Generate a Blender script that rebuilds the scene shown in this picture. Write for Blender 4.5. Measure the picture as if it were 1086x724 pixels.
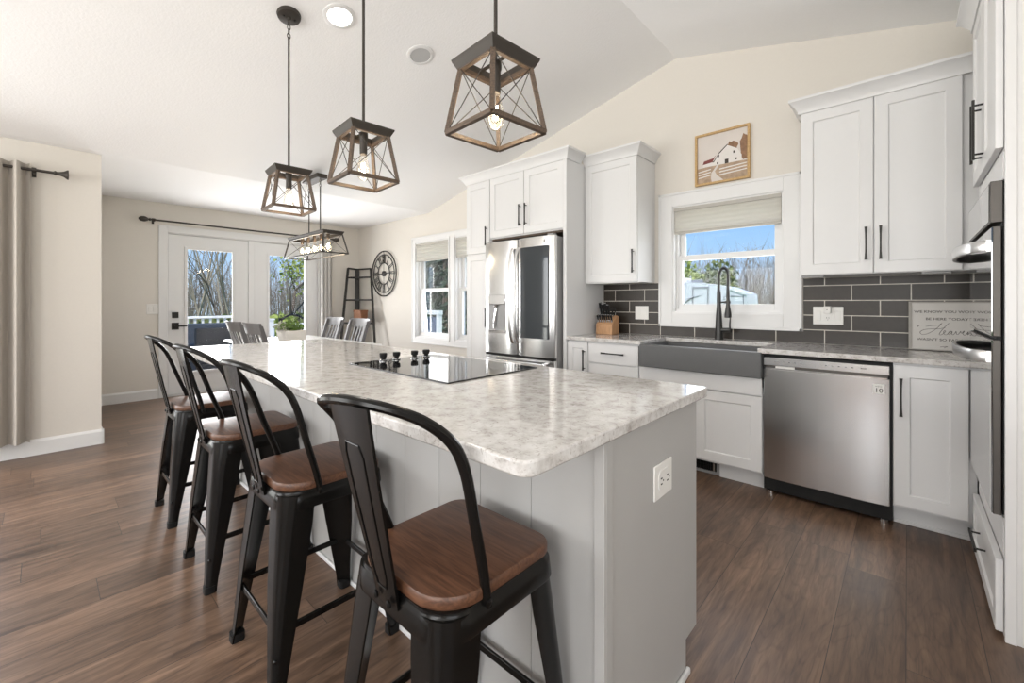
import bpy, bmesh, math, random
from mathutils import Vector, Matrix
PI = math.pi
random.seed(7)
S = bpy.context.scene
C = S.collection
for o in list(bpy.data.objects):
    bpy.data.objects.remove(o)

# ------------------------------------------------------------------ camera
cam_d = bpy.data.cameras.new('camera')
cam = bpy.data.objects.new('camera', cam_d); C.objects.link(cam)
cam_d.sensor_width = 36.0
cam_d.lens = 456.84 / 1086 * 36.0
cam_d.shift_y = -41.0 / 1086
cam_d.clip_start = 0.02; cam_d.clip_end = 300
cam.location = (0, 0, 1.2)
cam.rotation_euler = (PI/2, 0, 0.742414)
S.camera = cam

# ------------------------------------------------------------------ world, sun, exposure
S.view_settings.view_transform = 'Standard'
S.view_settings.look = 'None'
S.view_settings.exposure = 0.06
S.view_settings.gamma = 1.0
S.view_settings.use_curve_mapping = False
W = bpy.data.worlds.new('sky'); S.world = W
W.use_nodes = True
nt = W.node_tree; nt.nodes.clear()
tc = nt.nodes.new('ShaderNodeTexCoord')
sep = nt.nodes.new('ShaderNodeSeparateXYZ')
ramp = nt.nodes.new('ShaderNodeValToRGB')
bg = nt.nodes.new('ShaderNodeBackground'); wo = nt.nodes.new('ShaderNodeOutputWorld')
nt.links.new(tc.outputs['Generated'], sep.inputs[0])
nt.links.new(sep.outputs['Z'], ramp.inputs[0])
nt.links.new(ramp.outputs[0], bg.inputs[0]); nt.links.new(bg.outputs[0], wo.inputs[0])
cr = ramp.color_ramp
cr.elements[0].position = 0.0; cr.elements[0].color = (0.62, 0.76, 0.92, 1)
cr.elements[1].position = 0.55; cr.elements[1].color = (0.10, 0.30, 0.78, 1)
e = cr.elements.new(0.12); e.color = (0.36, 0.60, 0.92, 1)
e = cr.elements.new(0.25); e.color = (0.19, 0.45, 0.88, 1)
bg.inputs[1].default_value = 1.08

sun_d = bpy.data.lights.new('sun', 'SUN'); sun_d.energy = 5.0; sun_d.angle = 0.01
sun_d.color = (1.0, 0.95, 0.87)
sun = bpy.data.objects.new('sun', sun_d); C.objects.link(sun)
sun.rotation_euler = Vector((-0.50, 0.60, -0.95)).to_track_quat('-Z', 'Y').to_euler()

def area(name, loc, size, power, direction, color=(1, 1, 1)):
    d = bpy.data.lights.new(name, 'AREA'); d.shape = 'RECTANGLE'
    d.size, d.size_y = size; d.energy = power; d.color = color
    o = bpy.data.objects.new(name, d); C.objects.link(o)
    o.location = loc
    o.rotation_euler = Vector(direction).to_track_quat('-Z', 'Y').to_euler()
    return o
# added fill lamps behind and right of the camera; left lamp is window daylight
area('south_fill_light', (-3.4, -3.96, 1.45), (2.2, 1.6), 125, (0.1, 1, 0.85), (1.0, 0.98, 0.95))  # added fill, tilted up to brighten the ceiling
area('south_fill_light', (0.4, -3.96, 1.45), (2.2, 1.6), 135, (-0.1, 1, 0.85), (1.0, 0.98, 0.95))
area('side_daylight_fill', (-5.02, -1.6, 1.15), (2.2, 1.9), 72, (1, 0.25, -0.4), (1.0, 0.98, 0.95))
area('side_daylight_fill', (2.92, -1.5, 1.5), (2.2, 1.6), 60, (-1, 0.35, 0.9), (1.0, 0.98, 0.95))  # added fill from the right for the ceiling and island end
# daylight coming in through the panes of the doors and windows the photograph shows
for yy, pw in ((1.538, 34), (2.522, 50)): area('pane_light', (-7.12, yy, 1.10), (0.52, 1.6), pw, (1, 0.0, 0.12), (1.0, 0.99, 0.98))
for xx in (-4.88, -3.99): area('pane_light', (xx, 3.80, 1.25), (0.5, 1.0), 6, (0, -1, 0.0), (1.0, 0.99, 0.98))
area('pane_light', (-1.08, 3.80, 1.48), (0.66, 0.55), 7, (0, -1, 0.0), (1.0, 0.99, 0.98))

# ------------------------------------------------------------------ helpers
def new_mat(name):
    m = bpy.data.materials.new(name); m.use_nodes = True
    n = m.node_tree.nodes; l = m.node_tree.links
    return m, n, l, n['Principled BSDF']

def mat(name, col, rough=0.5, metal=0.0, var=0.06, scale=30.0, bump=0.0, spec=0.5, stretch=(1, 1, 1), coat=0.0, aniso=0.0):
    m, n, l, p = new_mat(name)
    t = n.new('ShaderNodeTexCoord'); mp = n.new('ShaderNodeMapping')
    mp.inputs['Scale'].default_value = stretch
    nz = n.new('ShaderNodeTexNoise'); nz.inputs['Scale'].default_value = scale; nz.inputs['Detail'].default_value = 4
    l.new(t.outputs['Object'], mp.inputs[0]); l.new(mp.outputs[0], nz.inputs['Vector'])
    mx = n.new('ShaderNodeMix'); mx.data_type = 'RGBA'
    mx.inputs[6].default_value = tuple(c*(1-var) for c in col) + (1,)
    mx.inputs[7].default_value = tuple(min(1, c*(1+var)) for c in col) + (1,)
    l.new(nz.outputs[0], mx.inputs[0]); l.new(mx.outputs[2], p.inputs['Base Color'])
    p.inputs['Roughness'].default_value = rough; p.inputs['Metallic'].default_value = metal
    p.inputs['Specular IOR Level'].default_value = spec
    p.inputs['Coat Weight'].default_value = coat
    if aniso: p.inputs['Anisotropic'].default_value = aniso
    if bump:
        b = n.new('ShaderNodeBump'); b.inputs['Strength'].default_value = bump; b.inputs['Distance'].default_value = 0.01
        l.new(nz.outputs[0], b.inputs['Height']); l.new(b.outputs[0], p.inputs['Normal'])
    return m

def emit_mat(name, col, strength):
    m, n, l, p = new_mat(name)
    p.inputs['Base Color'].default_value = col + (1,)
    p.inputs['Emission Color'].default_value = col + (1,)
    p.inputs['Emission Strength'].default_value = strength
    return m

def glass_mat(name, tint=(1, 1, 1), gloss=0.08):
    m, n, l, p = new_mat(name)
    n.remove(p)
    out = n['Material Output']
    tr = n.new('ShaderNodeBsdfTransparent'); tr.inputs[0].default_value = tint + (1,)
    gl = n.new('ShaderNodeBsdfGlossy'); gl.inputs['Roughness'].default_value = 0.01
    lw = n.new('ShaderNodeFresnel'); lw.inputs[0].default_value = 1.25
    mul = n.new('ShaderNodeMath'); mul.operation = 'MULTIPLY_ADD'; mul.inputs[1].default_value = 0.3; mul.inputs[2].default_value = gloss*0.05
    l.new(lw.outputs[0], mul.inputs[0])
    mx = n.new('ShaderNodeMixShader')
    l.new(mul.outputs[0], mx.inputs[0]); l.new(tr.outputs[0], mx.inputs[1]); l.new(gl.outputs[0], mx.inputs[2])
    l.new(mx.outputs[0], out.inputs[0])
    return m

def wood_mat(name, c1, c2, rough=0.35, scale=9.0, stretch=(1, 14, 14), bump=0.05):
    m, n, l, p = new_mat(name)
    t = n.new('ShaderNodeTexCoord'); mp = n.new('ShaderNodeMapping'); mp.inputs['Scale'].default_value = stretch
    nz = n.new('ShaderNodeTexNoise'); nz.inputs['Scale'].default_value = scale; nz.inputs['Detail'].default_value = 7
    nz.inputs['Distortion'].default_value = 0.6
    l.new(t.outputs['Object'], mp.inputs[0]); l.new(mp.outputs[0], nz.inputs['Vector'])
    r = n.new('ShaderNodeValToRGB'); r.color_ramp.elements[0].position = 0.32; r.color_ramp.elements[1].position = 0.68
    r.color_ramp.elements[0].color = c1 + (1,); r.color_ramp.elements[1].color = c2 + (1,)
    l.new(nz.outputs[0], r.inputs[0]); l.new(r.outputs[0], p.inputs['Base Color'])
    p.inputs['Roughness'].default_value = rough
    b = n.new('ShaderNodeBump'); b.inputs['Strength'].default_value = bump; b.inputs['Distance'].default_value = 0.01
    l.new(nz.outputs[0], b.inputs['Height']); l.new(b.outputs[0], p.inputs['Normal'])
    return m

def floor_mat():
    m, n, l, p = new_mat('plank_floor')
    t = n.new('ShaderNodeTexCoord'); sp = n.new('ShaderNodeSeparateXYZ'); l.new(t.outputs['Object'], sp.inputs[0])
    cb = n.new('ShaderNodeCombineXYZ')
    ax = n.new('ShaderNodeMath'); ax.operation = 'ADD'; ax.inputs[1].default_value = 0.003
    l.new(sp.outputs['X'], ax.inputs[0])
    rw = n.new('ShaderNodeMath'); rw.operation = 'DIVIDE'; rw.inputs[1].default_value = 0.2; l.new(ax.outputs[0], rw.inputs[0])
    fl = n.new('ShaderNodeMath'); fl.operation = 'FLOOR'; l.new(rw.outputs[0], fl.inputs[0])
    wn = n.new('ShaderNodeTexWhiteNoise'); wn.noise_dimensions = '1D'; l.new(fl.outputs[0], wn.inputs['W'])
    sh = n.new('ShaderNodeMath'); sh.operation = 'MULTIPLY_ADD'; sh.inputs[1].default_value = 1.35; l.new(wn.outputs['Value'], sh.inputs[0]); l.new(sp.outputs['Y'], sh.inputs[2])
    l.new(sh.outputs[0], cb.inputs[0]); l.new(ax.outputs[0], cb.inputs[1])
    br = n.new('ShaderNodeTexBrick'); l.new(cb.outputs[0], br.inputs['Vector'])
    br.inputs['Scale'].default_value = 1.0; br.inputs['Brick Width'].default_value = 1.35
    br.inputs['Row Height'].default_value = 0.2; br.inputs['Mortar Size'].default_value = 0.0013
    br.inputs['Mortar Smooth'].default_value = 0.3; br.inputs['Bias'].default_value = 0.0
    br.offset = 0.0
    br.inputs['Color1'].default_value = (0, 0, 0, 1); br.inputs['Color2'].default_value = (1, 1, 1, 1); br.inputs['Mortar'].default_value = (0.5, 0.5, 0.5, 1)
    sb = n.new('ShaderNodeSeparateColor'); l.new(br.outputs['Color'], sb.inputs[0])
    # grain: long streaks with a per-plank offset
    off = n.new('ShaderNodeMath'); off.operation = 'MULTIPLY'; off.inputs[1].default_value = 17.0
    l.new(sb.outputs[0], off.inputs[0])
    gx = n.new('ShaderNodeMath'); gx.operation = 'MULTIPLY'; gx.inputs[1].default_value = 9.0; l.new(sp.outputs['X'], gx.inputs[0])
    gy = n.new('ShaderNodeMath'); gy.operation = 'MULTIPLY'; gy.inputs[1].default_value = 1.1; l.new(sp.outputs['Y'], gy.inputs[0])
    gc = n.new('ShaderNodeCombineXYZ'); l.new(gx.outputs[0], gc.inputs[0]); l.new(gy.outputs[0], gc.inputs[1]); l.new(off.outputs[0], gc.inputs[2])
    n1 = n.new('ShaderNodeTexNoise'); n1.inputs['Scale'].default_value = 1.6; n1.inputs['Detail'].default_value = 9; n1.inputs['Roughness'].default_value = 0.62; n1.inputs['Distortion'].default_value = 0.9
    l.new(gc.outputs[0], n1.inputs['Vector'])
    wv = n.new('ShaderNodeTexWave'); wv.inputs['Scale'].default_value = 0.8; wv.inputs['Distortion'].default_value = 9.0; wv.inputs['Detail'].default_value = 3; wv.inputs['Detail Scale'].default_value = 0.7
    l.new(gc.outputs[0], wv.inputs['Vector'])
    r = n.new('ShaderNodeValToRGB'); e = r.color_ramp.elements
    e[0].position = 0.28; e[0].color = (0.066, 0.039, 0.025, 1)
    e[1].position = 0.74; e[1].color = (0.25, 0.160, 0.106, 1)
    k = e.new(0.5); k.color = (0.155, 0.094, 0.061, 1)
    l.new(n1.outputs[0], r.inputs[0])
    ov = n.new('ShaderNodeMix'); ov.data_type = 'RGBA'; ov.blend_type = 'MULTIPLY'; ov.inputs[0].default_value = 0.16
    l.new(r.outputs[0], ov.inputs[6]); l.new(wv.outputs[0], ov.inputs[7])
    fx = n.new('ShaderNodeMath'); fx.operation = 'MULTIPLY'; fx.inputs[1].default_value = 70.0; l.new(sp.outputs['X'], fx.inputs[0])
    fy = n.new('ShaderNodeMath'); fy.operation = 'MULTIPLY'; fy.inputs[1].default_value = 5.0; l.new(sp.outputs['Y'], fy.inputs[0])
    fc = n.new('ShaderNodeCombineXYZ'); l.new(fx.outputs[0], fc.inputs[0]); l.new(fy.outputs[0], fc.inputs[1]); l.new(off.outputs[0], fc.inputs[2])
    n2 = n.new('ShaderNodeTexNoise'); n2.inputs['Scale'].default_value = 1.5; n2.inputs['Detail'].default_value = 4; n2.inputs['Distortion'].default_value = 1.0; l.new(fc.outputs[0], n2.inputs['Vector'])
    fr = n.new('ShaderNodeValToRGB'); fr.color_ramp.elements[0].position = 0.32; fr.color_ramp.elements[0].color = (0.62, 0.60, 0.58, 1); fr.color_ramp.elements[1].position = 0.55; fr.color_ramp.elements[1].color = (1, 1, 1, 1)
    l.new(n2.outputs[0], fr.inputs[0])
    # cathedral rings and dark cracks
    cx_ = n.new('ShaderNodeMath'); cx_.operation = 'MULTIPLY'; cx_.inputs[1].default_value = 4.5; l.new(sp.outputs['X'], cx_.inputs[0])
    cy_ = n.new('ShaderNodeMath'); cy_.operation = 'MULTIPLY'; cy_.inputs[1].default_value = 0.75; l.new(sp.outputs['Y'], cy_.inputs[0])
    cc_ = n.new('ShaderNodeCombineXYZ'); l.new(cx_.outputs[0], cc_.inputs[0]); l.new(cy_.outputs[0], cc_.inputs[1]); l.new(off.outputs[0], cc_.inputs[2])
    n3 = n.new('ShaderNodeTexNoise'); n3.inputs['Scale'].default_value = 1.7; n3.inputs['Detail'].default_value = 1.5; l.new(cc_.outputs[0], n3.inputs['Vector'])
    m3 = n.new('ShaderNodeMath'); m3.operation = 'MULTIPLY'; m3.inputs[1].default_value = 26.0; l.new(n3.outputs[0], m3.inputs[0])
    f3 = n.new('ShaderNodeMath'); f3.operation = 'PINGPONG'; f3.inputs[1].default_value = 1.0; l.new(m3.outputs[0], f3.inputs[0])
    r3 = n.new('ShaderNodeValToRGB'); r3.color_ramp.elements[0].position = 0.0; r3.color_ramp.elements[0].color = (0.70, 0.68, 0.66, 1); r3.color_ramp.elements[1].position = 0.30; r3.color_ramp.elements[1].color = (1, 1, 1, 1)
    l.new(f3.outputs[0], r3.inputs[0])
    o2 = n.new('ShaderNodeMix'); o2.data_type = 'RGBA'; o2.blend_type = 'MULTIPLY'; o2.inputs[0].default_value = 0.8; l.new(ov.outputs[2], o2.inputs[6]); l.new(fr.outputs[0], o2.inputs[7])
    o3 = n.new('ShaderNodeMix'); o3.data_type = 'RGBA'; o3.blend_type = 'MULTIPLY'; o3.inputs[0].default_value = 0.7; l.new(o2.outputs[2], o3.inputs[6]); l.new(r3.outputs[0], o3.inputs[7])
    # plank to plank tone
    tone = n.new('ShaderNodeMapRange'); tone.inputs['To Min'].default_value = 0.78; tone.inputs['To Max'].default_value = 1.28
    l.new(sb.outputs[0], tone.inputs[0])
    mu = n.new('ShaderNodeVectorMath'); mu.operation = 'SCALE'; l.new(o3.outputs[2], mu.inputs[0]); l.new(tone.outputs[0], mu.inputs['Scale'])
    mo = n.new('ShaderNodeMix'); mo.data_type = 'RGBA'; l.new(br.outputs['Fac'], mo.inputs[0]); l.new(mu.outputs[0], mo.inputs[6])
    mo.inputs[7].default_value = (0.02, 0.013, 0.01, 1)
    l.new(mo.outputs[2], p.inputs['Base Color'])
    rr = n.new('ShaderNodeMapRange'); rr.inputs['To Min'].default_value = 0.30; rr.inputs['To Max'].default_value = 0.46
    l.new(n1.outputs[0], rr.inputs[0]); l.new(rr.outputs[0], p.inputs['Roughness'])
    p.inputs['Specular IOR Level'].default_value = 0.55
    sub = n.new('ShaderNodeMath'); sub.operation = 'SUBTRACT'; l.new(n1.outputs[0], sub.inputs[0]); l.new(br.outputs['Fac'], sub.inputs[1])
    b = n.new('ShaderNodeBump'); b.inputs['Strength'].default_value = 0.22; b.inputs['Distance'].default_value = 0.004
    l.new(sub.outputs[0], b.inputs['Height']); l.new(b.outputs[0], p.inputs['Normal'])
    return m

def quartz_mat():
    m, n, l, p = new_mat('quartz')
    t = n.new('ShaderNodeTexCoord')
    a = n.new('ShaderNodeTexNoise'); a.inputs['Scale'].default_value = 22; a.inputs['Detail'].default_value = 8; a.inputs['Roughness'].default_value = 0.7
    b = n.new('ShaderNodeTexNoise'); b.inputs['Scale'].default_value = 75; b.inputs['Detail'].default_value = 5; b.inputs['Distortion'].default_value = 1.2
    l.new(t.outputs['Object'], a.inputs['Vector']); l.new(t.outputs['Object'], b.inputs['Vector'])
    r = n.new('ShaderNodeValToRGB'); e = r.color_ramp.elements
    e[0].position = 0.33; e[0].color = (0.37, 0.345, 0.325, 1); e[1].position = 0.60; e[1].color = (0.66, 0.65, 0.635, 1)
    k = e.new(0.45); k.color = (0.55, 0.53, 0.51, 1)
    l.new(a.outputs[0], r.inputs[0])
    r2 = n.new('ShaderNodeValToRGB'); e = r2.color_ramp.elements
    e[0].position = 0.32; e[0].color = (0.42, 0.37, 0.33, 1); e[1].position = 0.43; e[1].color = (1, 1, 1, 1)
    l.new(b.outputs[0], r2.inputs[0])
    mx = n.new('ShaderNodeMix'); mx.data_type = 'RGBA'; mx.blend_type = 'MULTIPLY'; mx.inputs[0].default_value = 0.6
    l.new(r.outputs[0], mx.inputs[6]); l.new(r2.outputs[0], mx.inputs[7])
    l.new(mx.outputs[2], p.inputs['Base Color'])
    p.inputs['Roughness'].default_value = 0.09; p.inputs['Specular IOR Level'].default_value = 0.6
    return m

def tile_mat():
    m, n, l, p = new_mat('charcoal_tile')
    t = n.new('ShaderNodeTexCoord'); sp = n.new('ShaderNodeSeparateXYZ'); l.new(t.outputs['Object'], sp.inputs[0])
    ax = n.new('ShaderNodeMath'); ax.operation = 'ADD'; ax.inputs[1].default_value = 0.42 + 0.293*20.5 + 0.0015
    az = n.new('ShaderNodeMath'); az.operation = 'ADD'; az.inputs[1].default_value = -0.908
    l.new(sp.outputs['X'], ax.inputs[0]); l.new(sp.outputs['Z'], az.inputs[0])
    cb = n.new('ShaderNodeCombineXYZ'); l.new(ax.outputs[0], cb.inputs[0]); l.new(az.outputs[0], cb.inputs[1])
    br = n.new('ShaderNodeTexBrick'); l.new(cb.outputs[0], br.inputs['Vector'])
    br.inputs['Scale'].default_value = 1.0; br.inputs['Brick Width'].default_value = 0.293; br.inputs['Row Height'].default_value = 0.1028
    br.inputs['Mortar Size'].default_value = 0.003; br.inputs['Mortar Smooth'].default_value = 0.1
    br.offset = 0.5
    br.inputs['Color1'].default_value = (0.027, 0.0215, 0.017, 1); br.inputs['Color2'].default_value = (0.041, 0.033, 0.026, 1)
    br.inputs['Mortar'].default_value = (0.60, 0.56, 0.50, 1)
    nz = n.new('ShaderNodeTexNoise'); nz.inputs['Scale'].default_value = 40; l.new(t.outputs['Object'], nz.inputs['Vector'])
    mx = n.new('ShaderNodeMix'); mx.data_type = 'RGBA'; mx.blend_type = 'OVERLAY'; mx.inputs[0].default_value = 0.25
    l.new(br.outputs['Color'], mx.inputs[6]); l.new(nz.outputs[0], mx.inputs[7]); l.new(mx.outputs[2], p.inputs['Base Color'])
    p.inputs['Roughness'].default_value = 0.38; p.inputs['Specular IOR Level'].default_value = 0.35
    b = n.new('ShaderNodeBump'); b.inputs['Strength'].default_value = 0.4; b.inputs['Distance'].default_value = 0.004; b.invert = True
    l.new(br.outputs['Fac'], b.inputs['Height']); l.new(b.outputs[0], p.inputs['Normal'])
    return m

def curtain_mat():
    m, n, l, p = new_mat('linen')
    t = n.new('ShaderNodeTexCoord'); nz = n.new('ShaderNodeTexNoise'); nz.inputs['Scale'].default_value = 220; nz.inputs['Detail'].default_value = 2
    l.new(t.outputs['Object'], nz.inputs['Vector'])
    r = n.new('ShaderNodeValToRGB'); r.color_ramp.elements[0].color = (0.40, 0.37, 0.33, 1); r.color_ramp.elements[1].color = (0.54, 0.50, 0.45, 1)
    l.new(nz.outputs[0], r.inputs[0]); l.new(r.outputs[0], p.inputs['Base Color']); p.inputs['Roughness'].default_value = 0.9
    return m

def shade_mat():
    m, n, l, p = new_mat('cellular_fabric')
    t = n.new('ShaderNodeTexCoord'); nz = n.new('ShaderNodeTexNoise'); nz.inputs['Scale'].default_value = 300; l.new(t.outputs['Object'], nz.inputs['Vector'])
    r = n.new('ShaderNodeValToRGB'); r.color_ramp.elements[0].color = (0.74, 0.72, 0.67, 1); r.color_ramp.elements[1].color = (0.82, 0.80, 0.75, 1); l.new(nz.outputs[0], r.inputs[0]); l.new(r.outputs[0], p.inputs['Base Color'])
    p.inputs['Roughness'].default_value = 0.9
    tl = n.new('ShaderNodeBsdfTranslucent'); tl.inputs[0].default_value = (0.85, 0.83, 0.77, 1); mx = n.new('ShaderNodeMixShader'); mx.inputs[0].default_value = 0.45
    l.new(p.outputs[0], mx.inputs[1]); l.new(tl.outputs[0], mx.inputs[2]); l.new(mx.outputs[0], n['Material Output'].inputs[0])
    return m

M = {
 'wall': mat('greige_wall_paint', (0.70, 0.665, 0.61), 0.75, var=0.02, scale=60, bump=0.03),
 'ceiling': mat('ceiling_paint', (0.90, 0.90, 0.90), 0.85, var=0.02, scale=70, bump=0.18),
 'trim': mat('white_trim_paint', (0.74, 0.74, 0.735), 0.4, var=0.01),
 'cab': mat('white_cabinet_paint', (0.71, 0.71, 0.71), 0.38, var=0.01),
 'island': mat('light_grey_paint', (0.42, 0.415, 0.405), 0.45, var=0.02, scale=8),
 'floor': floor_mat(), 'quartz': quartz_mat(), 'tile': tile_mat(), 'linen': curtain_mat(), 'linenpale': mat('pale_linen', (0.66, 0.645, 0.62), 0.9, var=0.05, scale=220),
 'black': mat('black_metal', (0.018, 0.016, 0.014), 0.42, metal=0.3, var=0.2),
 'stool': mat('worn_black_steel', (0.0055, 0.005, 0.0045), 0.24, metal=0.0, spec=0.24, var=0.35, scale=14),
 'bronze': mat('bronze_metal', (0.045, 0.038, 0.032), 0.5, metal=0.3, var=0.15),
 'driftwood': wood_mat('brown_wood_frame', (0.055, 0.036, 0.024), (0.125, 0.085, 0.058), 0.6, 14),
 'seatwood': wood_mat('walnut_seat', (0.066, 0.027, 0.014), (0.150, 0.068, 0.036), 0.40, 8, (1.2, 16, 16)),
 'steel': mat('brushed_steel', (0.68, 0.678, 0.675), 0.22, metal=1.0, var=0.05, scale=60, stretch=(0.3, 1, 30), aniso=0.5),
 'steelv': mat('brushed_dark_steel', (0.085, 0.078, 0.071), 0.42, metal=0.7, var=0.05, scale=60),
 'satin': mat('satin_steel', (0.66, 0.655, 0.645), 0.30, metal=1.0, var=0.03, scale=60),
 'chrome': mat('polished_steel', (0.72, 0.72, 0.72), 0.12, metal=1.0, var=0.02),
 'blackglass': mat('black_glass', (0.008, 0.008, 0.009), 0.03, spec=0.8, var=0.0),
 'ovenglass': mat('oven_glass', (0.012, 0.012, 0.013), 0.02, spec=1.0, var=0.0, coat=1.0),
 'viewglass': mat('smoked_glass', (0.045, 0.052, 0.058), 0.05, spec=0.7, var=0.0),
 'plastic': mat('white_plastic', (0.78, 0.77, 0.74), 0.35, var=0.01),
 'darkplastic': mat('black_plastic', (0.008, 0.008, 0.008), 0.55, var=0.1, spec=0.3),
 'grey': mat('grey_plastic', (0.30, 0.30, 0.30), 0.45, var=0.03),
 'sink': mat('grey_composite', (0.105, 0.107, 0.108), 0.5, var=0.12, scale=300),
 'faucet': mat('gunmetal', (0.06, 0.06, 0.06), 0.4, metal=0.7, var=0.1),
 'oak': wood_mat('oak', (0.36, 0.19, 0.09), (0.58, 0.34, 0.18), 0.5, 12, (18, 18, 1)),
 'lightwood': wood_mat('light_wood_frame', (0.42, 0.26, 0.10), (0.60, 0.40, 0.18), 0.5, 12, (8, 8, 8)),
 'shade': shade_mat(),
 'shaderail': mat('shade_rail', (0.46, 0.44, 0.40), 0.7, var=0.03),
 'glass': glass_mat('window_glass'),
 'bulbglass': glass_mat('bulb_glass', (1.0, 0.97, 0.92), 0.2),
 'filament': emit_mat('glowing_filament', (1.0, 0.85, 0.62), 70),
 'ledglow': emit_mat('led_lens', (1.0, 0.96, 0.9), 6),
 'chairgrey': mat('grey_chair_paint', (0.13, 0.125, 0.125), 0.4, var=0.08),
 'tabletop': mat('white_table_top', (0.78, 0.78, 0.77), 0.25, var=0.02),
 'planter': mat('whitewashed_planter', (0.62, 0.59, 0.55), 0.7, var=0.1, scale=12),
 'leaf': mat('green_leaves', (0.13, 0.22, 0.045), 0.55, var=0.4, scale=9),
 'leafpale': mat('pale_leaves', (0.40, 0.42, 0.32), 0.6, var=0.3, scale=9),
 'basket': mat('brown_basket', (0.22, 0.095, 0.045), 0.7, var=0.3, scale=60),
 'canvas': mat('whitewashed_canvas', (0.60, 0.58, 0.55), 0.75, var=0.10, scale=6),
 'ink': mat('grey_ink', (0.10, 0.09, 0.085), 0.7, var=0.05),
 'greywood': mat('grey_wood_edge', (0.36, 0.34, 0.31), 0.7, var=0.15, scale=40),
 'bark': mat('grey_bark', (0.14, 0.11, 0.09), 0.9, var=0.3, scale=3),
 'barkpale': mat('pale_bark', (0.30, 0.26, 0.21), 0.9, var=0.25, scale=3),
 'bud': mat('spring_leaves', (0.30, 0.36, 0.09), 0.7, var=0.3, scale=2),
 'brush': mat('undergrowth', (0.17, 0.20, 0.075), 0.9, var=0.5, scale=1.2),
 'thicket': mat('bare_thicket', (0.27, 0.225, 0.185), 0.95, var=0.4, scale=1.0),
 'evergreen': mat('dark_evergreen', (0.075, 0.105, 0.075), 0.8, var=0.45, scale=2.0),
 'lawn': mat('lawn', (0.17, 0.26, 0.06), 0.95, var=0.3, scale=3, bump=0.3),
 'deck': mat('deck_boards', (0.50, 0.49, 0.48), 0.7, var=0.1, scale=4),
 'rail': mat('white_vinyl', (0.82, 0.83, 0.84), 0.4, var=0.01),
 'wicker': mat('dark_wicker', (0.032, 0.032, 0.034), 0.8, var=0.4, scale=90, bump=0.4),
 'cushion': mat('blue_grey_cushion', (0.04, 0.052, 0.072), 0.9, var=0.08),
 'rvside': mat('trailer_siding', (0.60, 0.64, 0.68), 0.4, var=0.03),
 'rvdark': mat('trailer_dark_panel', (0.10, 0.14, 0.24), 0.4, var=0.05),
 'rvtrim': mat('trailer_grey_trim', (0.22, 0.24, 0.27), 0.4, var=0.05),
 'bounce_slab': mat('pale_bounce_slab', (0.55, 0.53, 0.50), 0.9, var=0.06, scale=2),
}

def bx(bm, x0, x1, y0, y1, z0, z1):
    v = [bm.verts.new((x, y, z)) for z in (z0, z1) for y in (y0, y1) for x in (x0, x1)]
    for f in ((0, 2, 3, 1), (4, 5, 7, 6), (0, 1, 5, 4), (2, 6, 7, 3), (0, 4, 6, 2), (1, 3, 7, 5)):
        bm.faces.new([v[i] for i in f])
    return v

def box(*a):
    bm = bmesh.new(); bx(bm, *a); return bm

def loft(bm, rings, closed=False, cap=True):
    R = [[bm.verts.new(p) for p in r] for r in rings]
    k = len(R[0])
    n = len(R)
    for i in range(n if closed else n-1):
        a, b = R[i], R[(i+1) % n]
        for j in range(k):
            bm.faces.new((a[j], a[(j+1) % k], b[(j+1) % k], b[j]))
    if cap and not closed:
        bm.faces.new(list(reversed(R[0]))); bm.faces.new(R[-1])

def tube(bm, pts, r, seg=8, closed=False):
    pts = [Vector(p) for p in pts]; n = len(pts)
    rad = r if isinstance(r, (list, tuple)) else [r]*n
    rings = []; prev = None
    for i in range(n):
        if closed: t = pts[(i+1) % n] - pts[i-1]
        elif i == 0: t = pts[1]-pts[0]
        elif i == n-1: t = pts[-1]-pts[-2]
        else: t = (pts[i+1]-pts[i]).normalized() + (pts[i]-pts[i-1]).normalized()
        if t.length < 1e-9: t = Vector((0, 0, 1))
        t.normalize()
        if prev is None:
            up = Vector((0, 0, 1)) if abs(t.z) < 0.9 else Vector((1, 0, 0))
            a = t.cross(up).normalized()
        else:
            a = (prev - t*prev.dot(t))
            if a.length < 1e-6: a = t.orthogonal()
            a.normalize()
        prev = a; b = t.cross(a)
        rings.append([pts[i] + (a*math.cos(2*PI*j/seg) + b*math.sin(2*PI*j/seg))*rad[i] for j in range(seg)])
    loft(bm, rings, closed)

def bar(bm, p, q, w, h, up=(0, 0, 1)):
    """square bar from p to q, w across, h along up"""
    p = Vector(p); q = Vector(q); t = (q-p).normalized(); up = Vector(up)
    if abs(t.dot(up)) > 0.98: up = Vector((1, 0, 0)) if abs(t.x) < 0.9 else Vector((0, 1, 0))
    a = t.cross(up).normalized(); b = a.cross(t).normalized()
    rings = [[c + a*sx*w/2 + b*sy*h/2 for sx, sy in ((-1, -1), (1, -1), (1, 1), (-1, 1))] for c in (p, q)]
    loft(bm, rings)

def lathe(bm, prof, c=(0, 0, 0), seg=24, mtx=None):
    c = Vector(c)
    rings = []
    for r, z in prof:
        r = max(r, 1e-4)
        ring = [Vector((r*math.cos(2*PI*j/seg), r*math.sin(2*PI*j/seg), z)) for j in range(seg)]
        if mtx is not None: ring = [mtx @ p for p in ring]
        rings.append([p + c for p in ring])
    loft(bm, rings)

def prism(bm, poly, fn0, fn1):
    """polygon of 2-D points extruded between two mappings"""
    loft(bm, [[fn0(*p) for p in poly], [fn1(*p) for p in poly]])

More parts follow.
